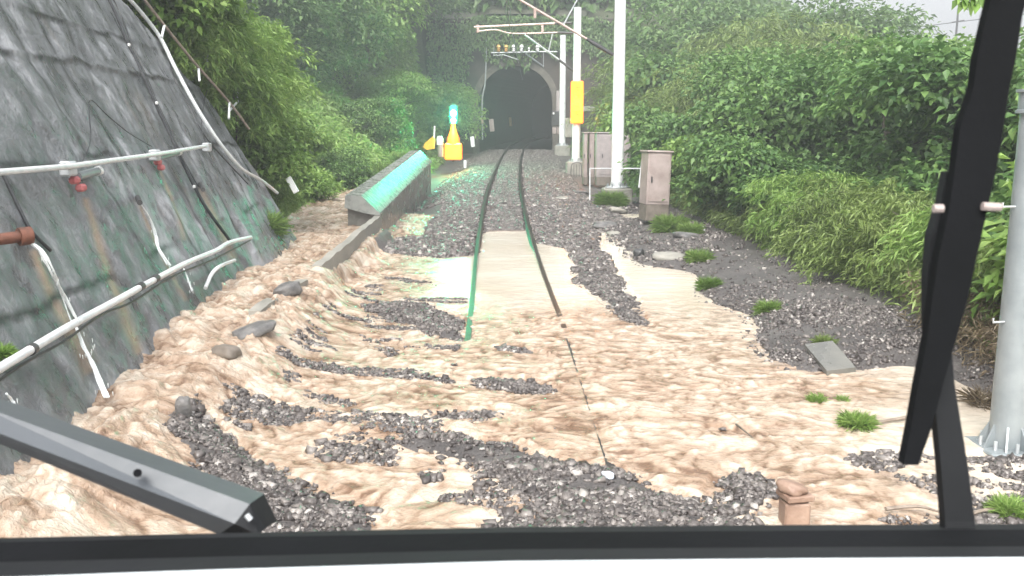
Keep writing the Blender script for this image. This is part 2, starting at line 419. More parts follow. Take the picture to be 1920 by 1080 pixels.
def H(x, y):
    """terrain height without gravel islands"""
    x = np.asarray(x, float); y = np.asarray(y, float)
    zt = tcz(y); cx = tcx(y); dx = x - cx
    z = zt - .16 - .25 * sst(1.7, 2.6, -dx) - .05 * sst(1.7, 2.6, dx)
    # right side: slightly sinking, then the natural ground
    z = z + .10 * sst(3.6, 4.6, x) - .03 * np.clip(x - 5, 0, 25) + .5 * (fbm(x * .15, y * .15, 3, 5) - .5) * sst(5, 9, x)
    # left bank beyond the retaining wall
    bank = .72 * np.clip(-5.7 + .03 * np.clip(y - 20, 0, 40) - x, 0, 60)
    z = z + bank * sst(18.3, 20.5, y)
    # ground behind the retaining wall
    back = (wall_x(y, .5) - .5 - x) / WS + .3
    back = np.minimum(back, wtop(y) - .1 + .55 * np.clip(wall_x(y, wtop(y)) - x - .3, 0, 40))
    z = np.where((y < 19.0) & (back > 0), np.maximum(z, back * (1 - sst(18.3, 19.0, y)) + z * sst(18.3, 19.0, y)), z)
    # the mountain pierced by the tunnel
    inhw = sst(-6.5, -5, x) * (1 - sst(7.3, 9, x))
    hill = 8.6 + .85 * (y - HWY)
    spread = (1 - sst(9, 30, x - .12 * (y - HWY)))
    hl = np.where(y > HWY + .45, hill * spread, 0)
    sl = np.clip((y - 52) * .62, 0, None); sl = sl * (1 - inhw) * spread * sst(2.5, 7, np.abs(x - 1))
    sl = np.where(y > HWY + .45, np.maximum(sl, hill * spread), sl)
    z = z + np.where(inhw > .5, hl, sl)
    z = z + 1.3 * (fbm(x * .12, y * .12, 4, 15) - .5) * sst(HWY + 1, HWY + 8, y)
    # far ridge
    z = z - .06 * np.clip(y - 90, 0, 200) * (1 - spread) * 0
    return z
def ground_z(x, y):
    z = H(x, y); wl = wlevel(x, y); I = rlook(ISLb, x, y); B = rlook(BNKs, x, y); Bw = rlook(BNKw, x, y)
    near = (y < 27) & (x > wall_x(y, .5) - .3) & (x < 9)
    k = (1 - sst(23, 26, y))
    zi = wl - .18 + .19 * I
    zb = wl - .10 + .14 * B + .16 * Bw * sst(-.2, 1.5, x - 2.4) + .05 * (fbm(x * 2, y * 2, 3, 8) - .5)
    zb = np.where(B > .05, zb, -9)
    zz = np.maximum(zi, zb)
    # channel floor
    zz = np.where(x < CHX, .0, zz)
    return np.where(near, zz * k + z * (1 - k), z)

# ground sheet
def axis(segs):
    out = []
    for a, b, n in segs: out.append(np.linspace(a, b, n, endpoint=False))
    return np.concatenate(out)
gx = np.concatenate([-np.geomspace(900, 8.2, 60), axis([(-8, 6.5, 200), (6.5, 12, 30)]), np.geomspace(12, 900, 60)])
gy = np.concatenate([np.array([-200, -60, -20, -6, 0]), axis([(2, 26, 330), (26, HWY + .2, 130)]), np.array([HWY + .2, HWY + .5]), np.geomspace(HWY + 1.2, 900, 90)])
X, Y = np.meshgrid(gx, gy); Z = ground_z(X, Y)
far = sst(110, 260, np.hypot(X, Y))
Z = Z * (1 - far) + far * (2 + 40 * fbm(X * .006 + 3, Y * .006, 4, 91) * sst(200, 500, np.hypot(X, Y)))
Z = np.where(Y < 2, np.minimum(Z, -.4), Z)
F = grid_faces(len(gx), len(gy))
xc = X.ravel()[F].mean(1); yc = Y.ravel()[F].mean(1)
cut = (yc > HWY + .1) & (yc < HWY + .6) & (np.abs(xc - tcx(HWY)) < 2.7)
F = F[~cut]
m, t, b, _ = newmat('ground')
n1 = noise(t, 1.2, 6); n2 = noise(t, 28, 4, .7)
mixn = t.nodes.new('ShaderNodeMath'); mixn.operation = 'MULTIPLY_ADD'; mixn.inputs[1].default_value = .5
t.links.new(n2.outputs[0], mixn.inputs[0])
hlf = t.nodes.new('ShaderNodeMath'); hlf.operation = 'MULTIPLY'; hlf.inputs[1].default_value = .5; t.links.new(n1.outputs[0], hlf.inputs[0]); t.links.new(hlf.outputs[0], mixn.inputs[2])
r1 = ramp(t, mixn.outputs[0], [(.3, (.045, .040, .038)), (.5, (.095, .086, .082)), (.72, (.19, .175, .165))])
r2 = ramp(t, n1.outputs[0], [(.3, (.03, .04, .015)), (.7, (.07, .085, .035))])
at = t.nodes.new('ShaderNodeAttribute'); at.attribute_name = 'veg'
mx = t.nodes.new('ShaderNodeMix'); mx.data_type = 'RGBA'
t.links.new(at.outputs['Fac'], mx.inputs['Factor']); t.links.new(r1.outputs[0], mx.inputs['A']); t.links.new(r2.outputs[0], mx.inputs['B'])
t.links.new(mx.outputs['Result'], b.inputs['Base Color']); b.inputs['Roughness'].default_value = .55
bump(t, b, n2.outputs[0], .8, .04)
veg = np.clip(sst(4.6, 5.4, X) + sst(2.2, 3.2, -X - 2.8) * sst(18, 20, Y) + sst(HWY, HWY + 1, Y) + (Y < 0), 0, 1)
gnd = np_mesh('ground', np.stack([X.ravel(), Y.ravel(), Z.ravel()], 1), F, m, smooth=True, attrs={'veg': veg.ravel()})
tag(gnd, kind='structure')

# ------------------------------------------------------------------ flood water
wx = np.concatenate([axis([(-7.5, -4.2, 110), (-4.2, -1.6, 170), (-1.6, 3.0, 210), (3.0, 6.5, 90)])])
wy = [3.6]
while wy[-1] < 33: wy.append(wy[-1] + max(.015, .0022 * wy[-1]))
wy = np.array(wy); X, Y = np.meshgrid(wx, wy)
wv, T, crest = waves(X, Y, True); Z = wlevel(X, Y) + wv
Ig = rlook(ISLb, X, Y)
Z = Z - .02 * (Ig > .3)
F = grid_faces(len(wx), len(wy))
zc = Z.ravel()[F].mean(1); xc = X.ravel()[F].mean(1); yc = Y.ravel()[F].mean(1)
keep = (xc > wall_x(yc, .5) - .5) & ~((yc > 26) & (xc > -3.2))
keep &= ~((yc > 18.6) & (xc < -6.4)) 
F = F[keep]
slope = np.hypot(np.gradient(Z, axis=0) / np.gradient(Y, axis=0), np.gradient(Z, axis=1) / np.gradient(X, axis=1))
m, t, b, _ = newmat('muddy_water')
aT = t.nodes.new('ShaderNodeAttribute'); aT.attribute_name = 'turb'
aC = t.nodes.new('ShaderNodeAttribute'); aC.attribute_name = 'crest'
nb = noise(t, 22, 4, .6, dist=1.0); nf = noise(t, 14, 5, .6, dist=1.5)
fo = t.nodes.new('ShaderNodeMath'); fo.operation = 'MULTIPLY_ADD'; fo.inputs[1].default_value = .45
t.links.new(nf.outputs[0], fo.inputs[0]); cm = t.nodes.new('ShaderNodeMath'); cm.operation = 'MULTIPLY_ADD'; cm.inputs[1].default_value = .85; cm.inputs[2].default_value = -.14
t.links.new(aC.outputs['Fac'], cm.inputs[0]); t.links.new(cm.outputs[0], fo.inputs[2])
rT = ramp(t, fo.outputs[0], [(.10, (.17, .10, .06)), (.28, (.315, .215, .145)), (.55, (.425, .32, .235)), (1.0, (.60, .52, .425))])
nc = noise(t, .6, 4)
rC = ramp(t, nc.outputs[0], [(.3, (.62, .53, .42)), (.6, (.73, .67, .57))])
mx = t.nodes.new('ShaderNodeMix'); mx.data_type = 'RGBA'
tm = t.nodes.new('ShaderNodeMapRange'); tm.inputs['From Min'].default_value = .08; tm.inputs['From Max'].default_value = .45
t.links.new(aT.outputs['Fac'], tm.inputs[0]); t.links.new(tm.outputs[0], mx.inputs['Factor'])
t.links.new(rC.outputs[0], mx.inputs['A']); t.links.new(rT.outputs[0], mx.inputs['B']); t.links.new(mx.outputs['Result'], b.inputs['Base Color'])
rr = t.nodes.new('ShaderNodeMapRange'); rr.inputs['From Max'].default_value = .8; rr.inputs['To Min'].default_value = .05; rr.inputs['To Max'].default_value = .12
t.links.new(aT.outputs['Fac'], rr.inputs[0]); t.links.new(rr.outputs[0], b.inputs['Roughness'])
b.inputs['IOR'].default_value = 1.4; b.inputs['Specular IOR Level'].default_value = .8
bp = bump(t, b, nb.outputs[0], .35, .035)
sm_ = t.nodes.new('ShaderNodeMapRange'); sm_.inputs['To Min'].default_value = .06; sm_.inputs['To Max'].default_value = .85
t.links.new(aT.outputs['Fac'], sm_.inputs[0]); t.links.new(sm_.outputs[0], bp.inputs['Strength'])
wat = np_mesh('flood_water', np.stack([X.ravel(), Y.ravel(), Z.ravel()], 1), F, m, smooth=True, attrs={'turb': T.ravel(), 'crest': crest.ravel()})
tag(wat, kind='structure')

# ------------------------------------------------------------------ ballast stones (nobody could count them)
def rock_protos(n, nv=9):
    import bmesh
    out = []
    for k in range(n):
        bm = bmesh.new(); bmesh.ops.create_icosphere(bm, subdivisions=1, radius=1)
        V = np.array([v.co[:] for v in bm.verts]); Fc = np.array([[v.index for v in f.verts] for f in bm.faces])
        bm.free()
        V = V * (1 + .28 * (RNG.random((len(V), 1)) - .5)) * np.array([1, .75 + .3 * RNG.random(), .5 + .3 * RNG.random()])
        out.append((V, Fc))
    return out
def ico0():
    p = (1 + 5**.5) / 2
    V = np.array([(-1, p, 0), (1, p, 0), (-1, -p, 0), (1, -p, 0), (0, -1, p), (0, 1, p), (0, -1, -p), (0, 1, -p), (p, 0, -1), (p, 0, 1), (-p, 0, -1), (-p, 0, 1)], float) / 1.9
    Fc = np.array([(0, 11, 5), (0, 5, 1), (0, 1, 7), (0, 7, 10), (0, 10, 11), (1, 5, 9), (5, 11, 4), (11, 10, 2), (10, 7, 6), (7, 1, 8), (3, 9, 4), (3, 4, 2), (3, 2, 6), (3, 6, 8), (3, 8, 9), (4, 9, 5), (2, 4, 11), (6, 2, 10), (8, 6, 7), (9, 8, 1)])
    return V, Fc
def cube0():
    V = np.array([(-1, -1, -1), (1, -1, -1), (1, 1, -1), (-1, 1, -1), (-.75, -.7, 1), (.75, -.75, 1), (.7, .75, 1), (-.75, .7, 1)], float) * .62
    return V, np.array([(0, 2, 1), (0, 3, 2), (4, 5, 6), (4, 6, 7), (0, 1, 5), (0, 5, 4), (1, 2, 6), (1, 6, 5), (2, 3, 7), (2, 7, 6), (3, 0, 4), (3, 4, 7)])
def scatter_stones(name, P, size, mat, flat=.6):
    n = len(P); V0, F0 = cube0(); nv = len(V0)
    jit = V0[None] * (1 + .55 * (RNG.random((n, nv, 1)) - .5)) + .5 * (RNG.random((n, nv, 3)) - .5)
    sc = size[:, None] * np.stack([.7 + .6 * RNG.random(n), .6 + .5 * RNG.random(n), flat * (.6 + .6 * RNG.random(n))], 1)
    v = jit * sc[:, None, :]
    a = RNG.random(n) * 6.283; tl = (RNG.random(n) - .5) * 2.4
    ca, sa = np.cos(a)[:, None], np.sin(a)[:, None]; ct, st_ = np.cos(tl)[:, None], np.sin(tl)[:, None]
    x, y, z = v[..., 0], v[..., 1], v[..., 2]
    y, z = y * ct - z * st_, y * st_ + z * ct
    x, y = x * ca - y * sa, x * sa + y * ca
    v = np.stack([x, y, z], -1) + P[:, None, :]
    Fa = (F0[None] + (np.arange(n) * nv)[:, None, None]).reshape(-1, 3)
    return np_mesh(name, v.reshape(-1, 3), Fa, mat)
m, t, b, _ = newmat('ballast')
g = t.nodes.new('ShaderNodeNewGeometry')
r = ramp(t, g.outputs['Random Per Island'], [(0, (.060, .052, .050)), (.5, (.135, .120, .113)), (.9, (.235, .212, .197)), (1, (.50, .47, .44))])
n = noise(t, 30, 3); mm = t.nodes.new('ShaderNodeMix'); mm.data_type = 'RGBA'; mm.blend_type = 'MULTIPLY'; mm.inputs['Factor'].default_value = .5
t.links.new(r.outputs[0], mm.inputs['A']); t.links.new(ramp(t, n.outputs[0], [(.3, (.5, .48, .46)), (.7, (1, 1, 1))]).outputs[0], mm.inputs['B'])
t.links.new(mm.outputs['Result'], b.inputs['Base Color']); b.inputs['Roughness'].default_value = .45; b.inputs['Specular IOR Level'].default_value = .4
bump(t, b, n.outputs[0], .5, .01); b.inputs['Roughness'].default_value = .3
M['ballast'] = m
N = 1100000
py_ = 3.6 + (30 - 3.6) * RNG.random(N)**1.25; px_ = -3.0 + 8.0 * RNG.random(N)
I = rlook(ISLb, px_, py_); B = rlook(BNKs, px_, py_)
Bd = B * (.22 + .8 * sst(.5, .62, fbm(px_ * .9, py_ * .9, 3, 33))) * (1 - sst(4.2, 5, px_))
edge = fbm(px_ * 3, py_ * 3, 3, 44)
mask = np.where(py_ > 24, (px_ > -2.6) & (px_ < 2.9), False) | (I > .50 + .7 * (edge - .5))
pr = np.where(py_ > 24, 1.0, np.clip((I - .30) * 1.7, 0, 1) * .9)
soft = sst(.42, .62, fbm(px_ * 5, py_ * 4, 3, 55)); pr = pr * np.where(py_ < 16, .04 + .96 * sst(.40, .50, fbm(px_ * 1.7, py_ * 3.0, 4, 57)), 1); pr = pr * np.where(py_ < 22, .35 + .65 * np.maximum(soft, sst(.75, .95, I)), 1)
slabzone = np.exp(-((px_ - 3.7) / 1.0)**2 - ((py_ - 10.6) / 1.6)**2); bedge = sst(.1, .4, B) * (1 - sst(.35, .8, rlook(BNKw, px_, py_)))
acc = (mask & (RNG.random(N) < pr)) | (RNG.random(N) < Bd * (.035 + .22 * slabzone + .22 * bedge))
# loose wet stones poking from the shallow cross-flow
streak = fbm(px_ * .8, py_ * 3.4 + px_ * .5, 4, 88)
zone = (px_ > -2.3) & (px_ < -.55) & (py_ > 7.0) & (py_ < 14.5)
acc |= zone & (streak > .60) & (RNG.random(N) < .42)
acc &= (px_ > CHX + .25) & ~((px_ < -2.0) & (py_ > 21))
px_, py_ = px_[acc], py_[acc]; I = I[acc]
sz = (.013 + .024 * RNG.random(len(px_))**1.8) * (1 + .7 * (RNG.random(len(px_)) > .93)) * np.where(py_ > 16, 1.5, 1.0)
zz = ground_z(px_, py_); wl_ = wlevel(px_, py_) + waves(px_, py_)[0] * .5
loose = (I < .3) & (rlook(BNKs, px_, py_) < .3) & (py_ < 23)
zz = np.where(loose, wl_ + .002, np.maximum(zz, wl_ - .02) + sz * .2)
raild = np.minimum(np.abs(px_ - tcx(py_) - .56), np.abs(px_ - tcx(py_) + .56))
ok = ~((raild < .075) & (py_ > 8)); px_, py_, zz, sz = px_[ok], py_[ok], zz[ok], sz[ok]
ball = scatter_stones('ballast_gravel', np.stack([px_, py_, zz], 1), sz, M['ballast'])
tag(ball, 'loose grey crushed stone ballast heaped between the streams of muddy water', 'gravel', kind='stuff')
# far ballast
N = 60000
py_ = 29 + 37 * RNG.random(N)**1.3; px_ = tcx(py_) + (RNG.random(N) - .5) * 2 * 2.7
raild = np.minimum(np.abs(px_ - tcx(py_) - .56), np.abs(px_ - tcx(py_) + .56)); ok = raild > .1
px_, py_ = px_[ok], py_[ok]
sz = .05 + .04 * RNG.random(len(px_))
fb = scatter_stones('ballast_gravel', np.stack([px_, py_, H(px_, py_) + .015], 1), sz, M['ballast'])
tag(fb, 'pale ballast bed under the rails in front of the tunnel', 'gravel', kind='stuff')

# ------------------------------------------------------------------ track
trk = empty('railway_track', (float(tcx(20)), 20, 0))
tag(trk, 'single railway track half under muddy water and curving into the tunnel', 'railway track')
yy = np.concatenate([np.arange(3, 30, .3), np.arange(30, 93, .7)])
for sgn in (-1, 1):
    prof = [(-.06, -.15), (.06, -.15), (.06, -.135), (.012, -.115), (.012, -.04), (.033, -.03), (.033, 0), (-.033, 0), (-.033, -.03), (-.012, -.04), (-.012, -.115), (-.06, -.135)]
    V = []; F = []; n = len(prof)
    for i, y in enumerate(yy):
        cx, cz = float(tcx(y)) + sgn * .565, float(tcz(y)) - (.05 * float(sst(10.3, 9.6, y)) if sgn < 0 else 0)
        dzc = .012 if (sgn > 0 and y < 10.5) else 0
        for kk, (a, c) in enumerate(prof): V.append((cx + a, y, cz + c + (.014 if dzc and kk == 7 else 0)))
        if i:
            for k in range(n):
                k2 = (k + 1) % n; F.append(((i - 1) * n + k, (i - 1) * n + k2, i * n + k2, i * n + k))
    mb = MB(); mb.v = V; mb.f = F
    o = mb.build('rail', M['rail'], trk)
    o.data.materials.append(M['rail_head'])
    for p in o.data.polygons:
        if p.normal.z > .9 and abs(p.center.z - float(tcz(p.center.y))) < .07: p.material_index = 1
y = 22.6
while y < 65.5:
    cx, cz = float(tcx(y)), float(tcz(y))
    MB().box((cx, y, cz - .25), (2.0, .22, .18), bev=.02).build('sleeper', M['sleeper'], trk); y += .62

# ------------------------------------------------------------------ retaining wall (battered, wet shotcrete)
nu, nv = 380, 290
us = np.linspace(2.2, 18.35, nu); vs_ = np.linspace(0, 1, nv)
UU, VV = np.meshgrid(us, vs_)
ztop = wtop(UU); z = -.2 + (ztop + .2) * VV
x = wall_x(UU, z)
UU2 = UU
joint = np.zeros(z.shape)
for zj, amp in ((3.05, .016), (3.55, .012), (4.35, .03), (6.2, .015)):
    zz = zj + .10 * (fbm(UU * .8, UU * 0, 3, int(zj * 10)) - .5)
    joint += amp * np.exp(-((z - zz) / .035)**2) + amp * .5 * sst(zz - .02, zz + .02, z)
d = .09 * (fbm(UU * 2.2, z * 1.3, 6, 131, .6) - .5) + .06 * (fbm(UU * 1.3, z * 1.0, 5, 101) - .5) + .04 * (ridge(UU * 1.6 + z * .5, z * .9, 4, 111) - .6) + .015 * (fbm(UU * 9, z * 9, 3, 121) - .5) + joint
nrm = np.array([1, -WB, WS]); nrm = nrm / np.linalg.norm(nrm)
V = np.stack([x.ravel() + d.ravel() * nrm[0], UU.ravel() + d.ravel() * nrm[1], z.ravel() + d.ravel() * nrm[2]], 1)
crack = np.clip(joint / .03, 0, 1) * .0
for zj in (1.05, 2.05, 3.05, 3.55, 4.35, 5.3, 6.2):
    zz = zj + .12 * (fbm(UU * .8, UU * 0, 3, int(zj * 10)) - .5) + .05 * (fbm(UU * 5, UU * 0, 2, int(zj * 10) + 3) - .5)
    crack = np.maximum(crack, np.exp(-((z - zz) / .034)**2) * sst(.35, .6, fbm(UU * 1.1, z * 0 + zj, 3, 7)))
for k in range(16):
    y0 = 4.2 + .9 * k; zc = y0 + .25 * (fbm(z * 1.5, z * 0 + k, 3, 70) - .5)
    crack = np.maximum(crack, .8 * np.exp(-((UU - zc) / .04)**2) * sst(.52, .62, fbm(z * .8 + k * 3.7, UU * 0, 2, 71)))
stain = np.zeros(z.shape)
for (a0, c0, a1_, c1_, w0) in ((160, 372, 238, 590, .13), (300, 322, 335, 420, .09), (378, 352, 425, 455, .16), (262, 385, 330, 520, .07), (60, 470, 150, 640, .12), (545, 0, 545, 1, .01)):
    q0, q1 = WP(a0, c0), WP(a1_, c1_)
    tt = np.clip((q0.z - z) / max(.01, q0.z - q1.z), 0, 1.3); yc_ = q0.y + (q1.y - q0.y) * tt
    stain = np.maximum(stain, np.exp(-((UU - yc_) / (w0 * (.5 + .6 * tt)))**2) * (tt > 0) * (tt < 1.3) * (.4 + .9 * fbm(UU * 9, z * 2, 3, 5)))
F = grid_faces(nu, nv)
Vb = V.copy(); Vb[:, 0] -= .45
nV = len(V); rim = []
for i in range(nu - 1): rim.append((nV - nu + i, nV - nu + i + 1, 2 * nV - nu + i + 1, 2 * nV - nu + i))
for j in range(nv - 1): a = j * nu + nu - 1; rim.append((a, a + nV, a + nu + nV, a + nu))
F = np.concatenate([F, np.array(rim)])
m, t, b, _ = newmat('wet_shotcrete')
n1 = noise(t, .9, 7, .6); n2 = noise(t, 2.2, 6, .65, mscale=(1.7, 1.7, .75)); n3 = noise(t, 24, 5, .7)
ad = t.nodes.new('ShaderNodeMath'); ad.operation = 'MULTIPLY_ADD'; ad.inputs[1].default_value = .5
hf = t.nodes.new('ShaderNodeMath'); hf.operation = 'MULTIPLY'; hf.inputs[1].default_value = .5
t.links.new(n1.outputs[0], ad.inputs[0]); t.links.new(n2.outputs[0], hf.inputs[0]); t.links.new(hf.outputs[0], ad.inputs[2])
r = ramp(t, ad.outputs[0], [(.34, (.05, .055, .056)), (.44, (.11, .12, .122)), (.53, (.20, .21, .22)), (.62, (.42, .43, .45))])
# tan mineral stains running down below the weep holes
st = noise(t, .75, 3, .5, mscale=(1, 1.4, .12)); stn = ramp(t, st.outputs[0], [(.60, (0, 0, 0)), (.72, (1, 1, 1))])
mx = t.nodes.new('ShaderNodeMix'); mx.data_type = 'RGBA'
mf = t.nodes.new('ShaderNodeMath'); mf.operation = 'MULTIPLY'; mf.inputs[1].default_value = .45
t.links.new(stn.outputs[0], mf.inputs[0]); t.links.new(mf.outputs[0], mx.inputs['Factor'])
t.links.new(r.outputs[0], mx.inputs['A']); mx.inputs['B'].default_value = (.22, .17, .12, 1)
ms = noise(t, 1.7, 5); mss = ramp(t, ms.outputs[0], [(.55, (0, 0, 0)), (.7, (1, 1, 1))])
mx2 = t.nodes.new('ShaderNodeMix'); mx2.data_type = 'RGBA'; mf2 = t.nodes.new('ShaderNodeMath'); mf2.operation = 'MULTIPLY'; mf2.inputs[1].default_value = .08
t.links.new(mss.outputs[0], mf2.inputs[0]); t.links.new(mf2.outputs[0], mx2.inputs['Factor']); t.links.new(mx.outputs['Result'], mx2.inputs['A']); mx2.inputs['B'].default_value = (.045, .085, .06, 1)
t.links.new(mx2.outputs['Result'], b.inputs['Base Color'])
aS = t.nodes.new('ShaderNodeAttribute'); aS.attribute_name = 'stain'; aK = t.nodes.new('ShaderNodeAttribute'); aK.attribute_name = 'crack'
m3 = t.nodes.new('ShaderNodeMix'); m3.data_type = 'RGBA'; t.links.new(aS.outputs['Fac'], m3.inputs['Factor']); t.links.new(mx2.outputs['Result'], m3.inputs['A']); m3.inputs['B'].default_value = (.34, .265, .19, 1)
m4 = t.nodes.new('ShaderNodeMix'); m4.data_type = 'RGBA'; t.links.new(aK.outputs['Fac'], m4.inputs['Factor']); t.links.new(m3.outputs['Result'], m4.inputs['A']); m4.inputs['B'].default_value = (.018, .02, .02, 1)
t.links.new(m4.outputs['Result'], b.inputs['Base Color'])
mr = t.nodes.new('ShaderNodeMapRange'); mr.inputs['From Min'].default_value = .35; mr.inputs['From Max'].default_value = .65; mr.inputs['To Min'].default_value = .22; mr.inputs['To Max'].default_value = .55
t.links.new(n2.outputs[0], mr.inputs[0]); t.links.new(mr.outputs[0], b.inputs['Roughness'])
n4 = noise(t, 5, 8, .7, dist=.5); ba = t.nodes.new('ShaderNodeMath'); ba.operation = 'MULTIPLY_ADD'; ba.inputs[1].default_value = .25
t.links.new(n3.outputs[0], ba.inputs[0]); t.links.new(n4.outputs[0], ba.inputs[2]); bump(t, b, ba.outputs[0], .9, .09)
M['shotcrete'] = m
rw = np_mesh('retaining_wall', np.concatenate([V, Vb]), F, m, smooth=True, attrs={'stain': np.concatenate([stain.ravel()] * 2), 'crack': np.concatenate([crack.ravel()] * 2)})
tag(rw, 'tall dark wet battered retaining wall with cracked horizontal joints', 'retaining wall')

def wallthing(name, pts, r, mat, label, cat, off=.08, group=None, n=8, k=5):
    o = MB().tube(smoothpath([WP(a, c, off) for a, c in pts], k), r, n).build(name, mat, smooth=True)
    return tag(o, label, cat, group)
# upper conduit with its brackets, sleeves and red caps
cond = empty('conduit', WP(145, 312, .15)); tag(cond, 'pale straight upper conduit on brackets across the dark retaining wall', 'conduit')
MB().tube([WP(a, c, .17) for a, c in ((-90, 328), (0, 323), (130, 312), (290, 290), (385, 274))], .026, 10).build('pipe', M['white_pipe'], cond, True)
for a, c in ((128, 316), (290, 291), (388, 276)):
    p = WP(a, c, .12); MB().box(p, (.10, .16, .13), bev=.015).build('clamp', M['galv'], cond)
    MB().tube([p, WP(a + 12, c + 28, .03)], .012, 6).build('strut', M['galv_dull'], cond)
for a, c, e in ((145, 325, 182), (298, 290, 332)):
    MB().tube([WP(a, c + 6, .1), WP(e, c - 4, .1)], .04, 12).build('sleeve', M['galv_dull'], cond, True)
    MB().tube([WP(e, c - 4, .1), WP(e + 4, c - 4.6, .1)], .045, 12).build('sleeve_cap', M['white_paint'], cond, True)
for a, c in ((140, 338), (152, 352), (296, 304), (302, 314)):
    MB().box(WP(a, c, .08), (.08, .10, .07), bev=.02).build('red_cap', M['red_paint'], cond)
# lower pipe
lp = empty('drain_pipe', WP(200, 572, .12)); tag(lp, 'long pale water pipe sloping down along the foot of the retaining wall', 'pipe')
lpp = [(-120, 758), (0, 690), (130, 612), (225, 560), (270, 535), (350, 493), (405, 470), (430, 455), (470, 445)]
MB().tube(smoothpath([WP(a, c, .13) for a, c in lpp], 5), .030, 12).build('pipe', M['white_pipe'], lp, True)
for a, c in ((263, 538), (291, 523), (60, 655)):
    MB().tube([WP(a - 3, c + 2, .13), WP(a + 3, c - 2, .13)], .038, 12).build('coupling', M['steel_dark'], lp, True)
wallthing('cable', [(-60, 770), (0, 712), (60, 672), (120, 640), (190, 590), (250, 565), (320, 520), (400, 486), (470, 450)], .011, M['black_cable'], 'thin black cable slung just under the lower white pipe', 'cable', .05)
wallthing('hose', [(225, -20), (262, 20), (300, 70), (330, 130), (365, 195), (398, 248), (425, 285), (455, 318), (490, 338), (520, 362)], .03, M['white_pipe'], 'pale hose draped down the outer edge of the retaining wall', 'hose', .10)
wallthing('cable', [(195, -20), (217, 25), (240, 80), (268, 140), (292, 195), (318, 250), (345, 310), (365, 350), (388, 392), (432, 452)], .022, M['black_cable'], 'thick black cable running straight down the wall past the conduit', 'cable', .06)
wallthing('cable', [(202, -20), (226, 25), (246, 80), (274, 140), (296, 195), (326, 255), (350, 310), (372, 350)], .010, M['black_cable'], 'thin black cable hugging the thick black cable on the wall', 'cable', .04)
wallthing('cable', [(310, 80), (325, 140), (350, 190), (378, 245), (400, 275), (432, 310), (465, 345)], .010, M['black_cable'], 'thin dark cable looping beside the pale hose', 'cable', .05)
wallthing('cable', [(-20, 270), (5, 325), (30, 378), (58, 432), (95, 470)], .014, M['black_cable'], 'short black cable crossing the wall above the rusty outlet pipe', 'cable', .04)
wallthing('wire', [(150, 310), (165, 280), (170, 250), (168, 188), (200, 215), (240, 248), (285, 275)], .006, M['black_cable'], 'thin slack wire hanging in a peak above the conduit', 'wire', .05)
wallthing('wire', [(388, 275), (378, 240), (383, 190), (390, 165)], .006, M['black_cable'], 'thin wire rising from the far end of the conduit', 'wire', .05)
cl = [(242, 84), (294, 193), (364, 350)]
for i, (a, c) in enumerate(cl):
    o = MB().box(WP(a, c, .09), (.03, .05, .04), bev=.008).build('cable_clip', M['white_paint'])
    tag(o, ['small white clip on the thick black cable, topmost', 'small white clip on the thick black cable above the conduit', 'small white clip on the thick black cable below the conduit'][i], 'clip', 'clips on the black cable')
# outlets and jets of water
ot = empty('outlet_pipe', WP(40, 443, .2)); tag(ot, 'rusty flanged outlet pipe pouring a jet of white water', 'outlet pipe')
a, c = WP(-60, 456, .06), WP(44, 443, .30)
MB().tube([a, c], .040, 12).build('pipe', M['rust'], ot, True)
dr = (c - a).normalized(); MB().tube([c - dr * .03, c + dr * .05], .062, 14).build('flange', M['rust'], ot, True)
for i, (q, e, mt) in enumerate((((258, 370), (262, 380), 'steel_dark'), ((375, 345), (381, 356), 'steel_dark'))):
    o = MB().tube([WP(*q, .0), WP(*q, .05), WP(*e, .18)], .028, 10).build('weep_hole_pipe', M[mt], smooth=True)
    tag(o, ['small black weep pipe with a thin stream below the conduit', 'small dark weep pipe by the foot of the thick cable'][i], 'weep pipe')
m, t, b, _ = newmat('white_water')
b.inputs['Base Color'].default_value = (.82, .86, .86, 1); b.inputs['Roughness'].default_value = .2
bump(t, b, noise(t, 30, 3, mscale=(1, 1, .3)).outputs[0], .8, .02); M['white_water'] = m
def jet(pts, r, label, offs):
    P = smoothpath([WP(a, c, o) for (a, c), o in zip(pts, offs)], 6)
    rs = [lerp(r[0], r[1], i / (len(P) - 1)) * (.8 + .45 * random.random()) for i in range(len(P))]
    mb = MB()
    for k in range(5):
        ph = random.random() * 9; w_ = r[0] * .8
        Q = [p + Vector((math.sin(i * .22 + ph), math.cos(i * .18 + ph * 2), .2 * math.sin(i * .4 + ph))) * w_ * (.25 + .9 * i / len(P)) for i, p in enumerate(P)]
        i0 = 0 if k < 2 else random.randint(0, len(P) // 2)
        mb.tube(Q[i0:], [q * random.uniform(.25, .6) for q in rs[i0:]], 5)
    for k in range(14):
        i = random.randint(len(P) // 3, len(P) - 1); p = P[i] + Vector((random.gauss(0, 1), random.gauss(0, 1), random.gauss(0, 1))) * r[1] * 1.3
        mb.tube([p, p + Vector((.002, 0, -.03))], [.004, .002], 4)
    o = mb.build('water_jet', M['white_water'], smooth=True); tag(o, label, 'water jet')
jet([(52, 452), (75, 470), (100, 512), (122, 555), (143, 603)], (.028, .012), 'arching jet of white water falling from the rusty outlet pipe', [.30, .33, .30, .2, .14])
jet([(143, 612), (155, 645), (172, 680), (200, 745)], (.014, .026), 'spreading white trickle below the lower pipe reaching the flood', [.05, .04, .05, .12])
jet([(262, 380), (280, 410), (291, 440), (300, 468), (318, 497)], (.022, .014), 'thin white stream from the small black weep pipe', [.16, .1, .05, .04, .04])
jet([(344, 503), (352, 522), (360, 545)], (.009, .014), 'short thin trickle under the lower pipe near its far end', [.05, .05, .05])
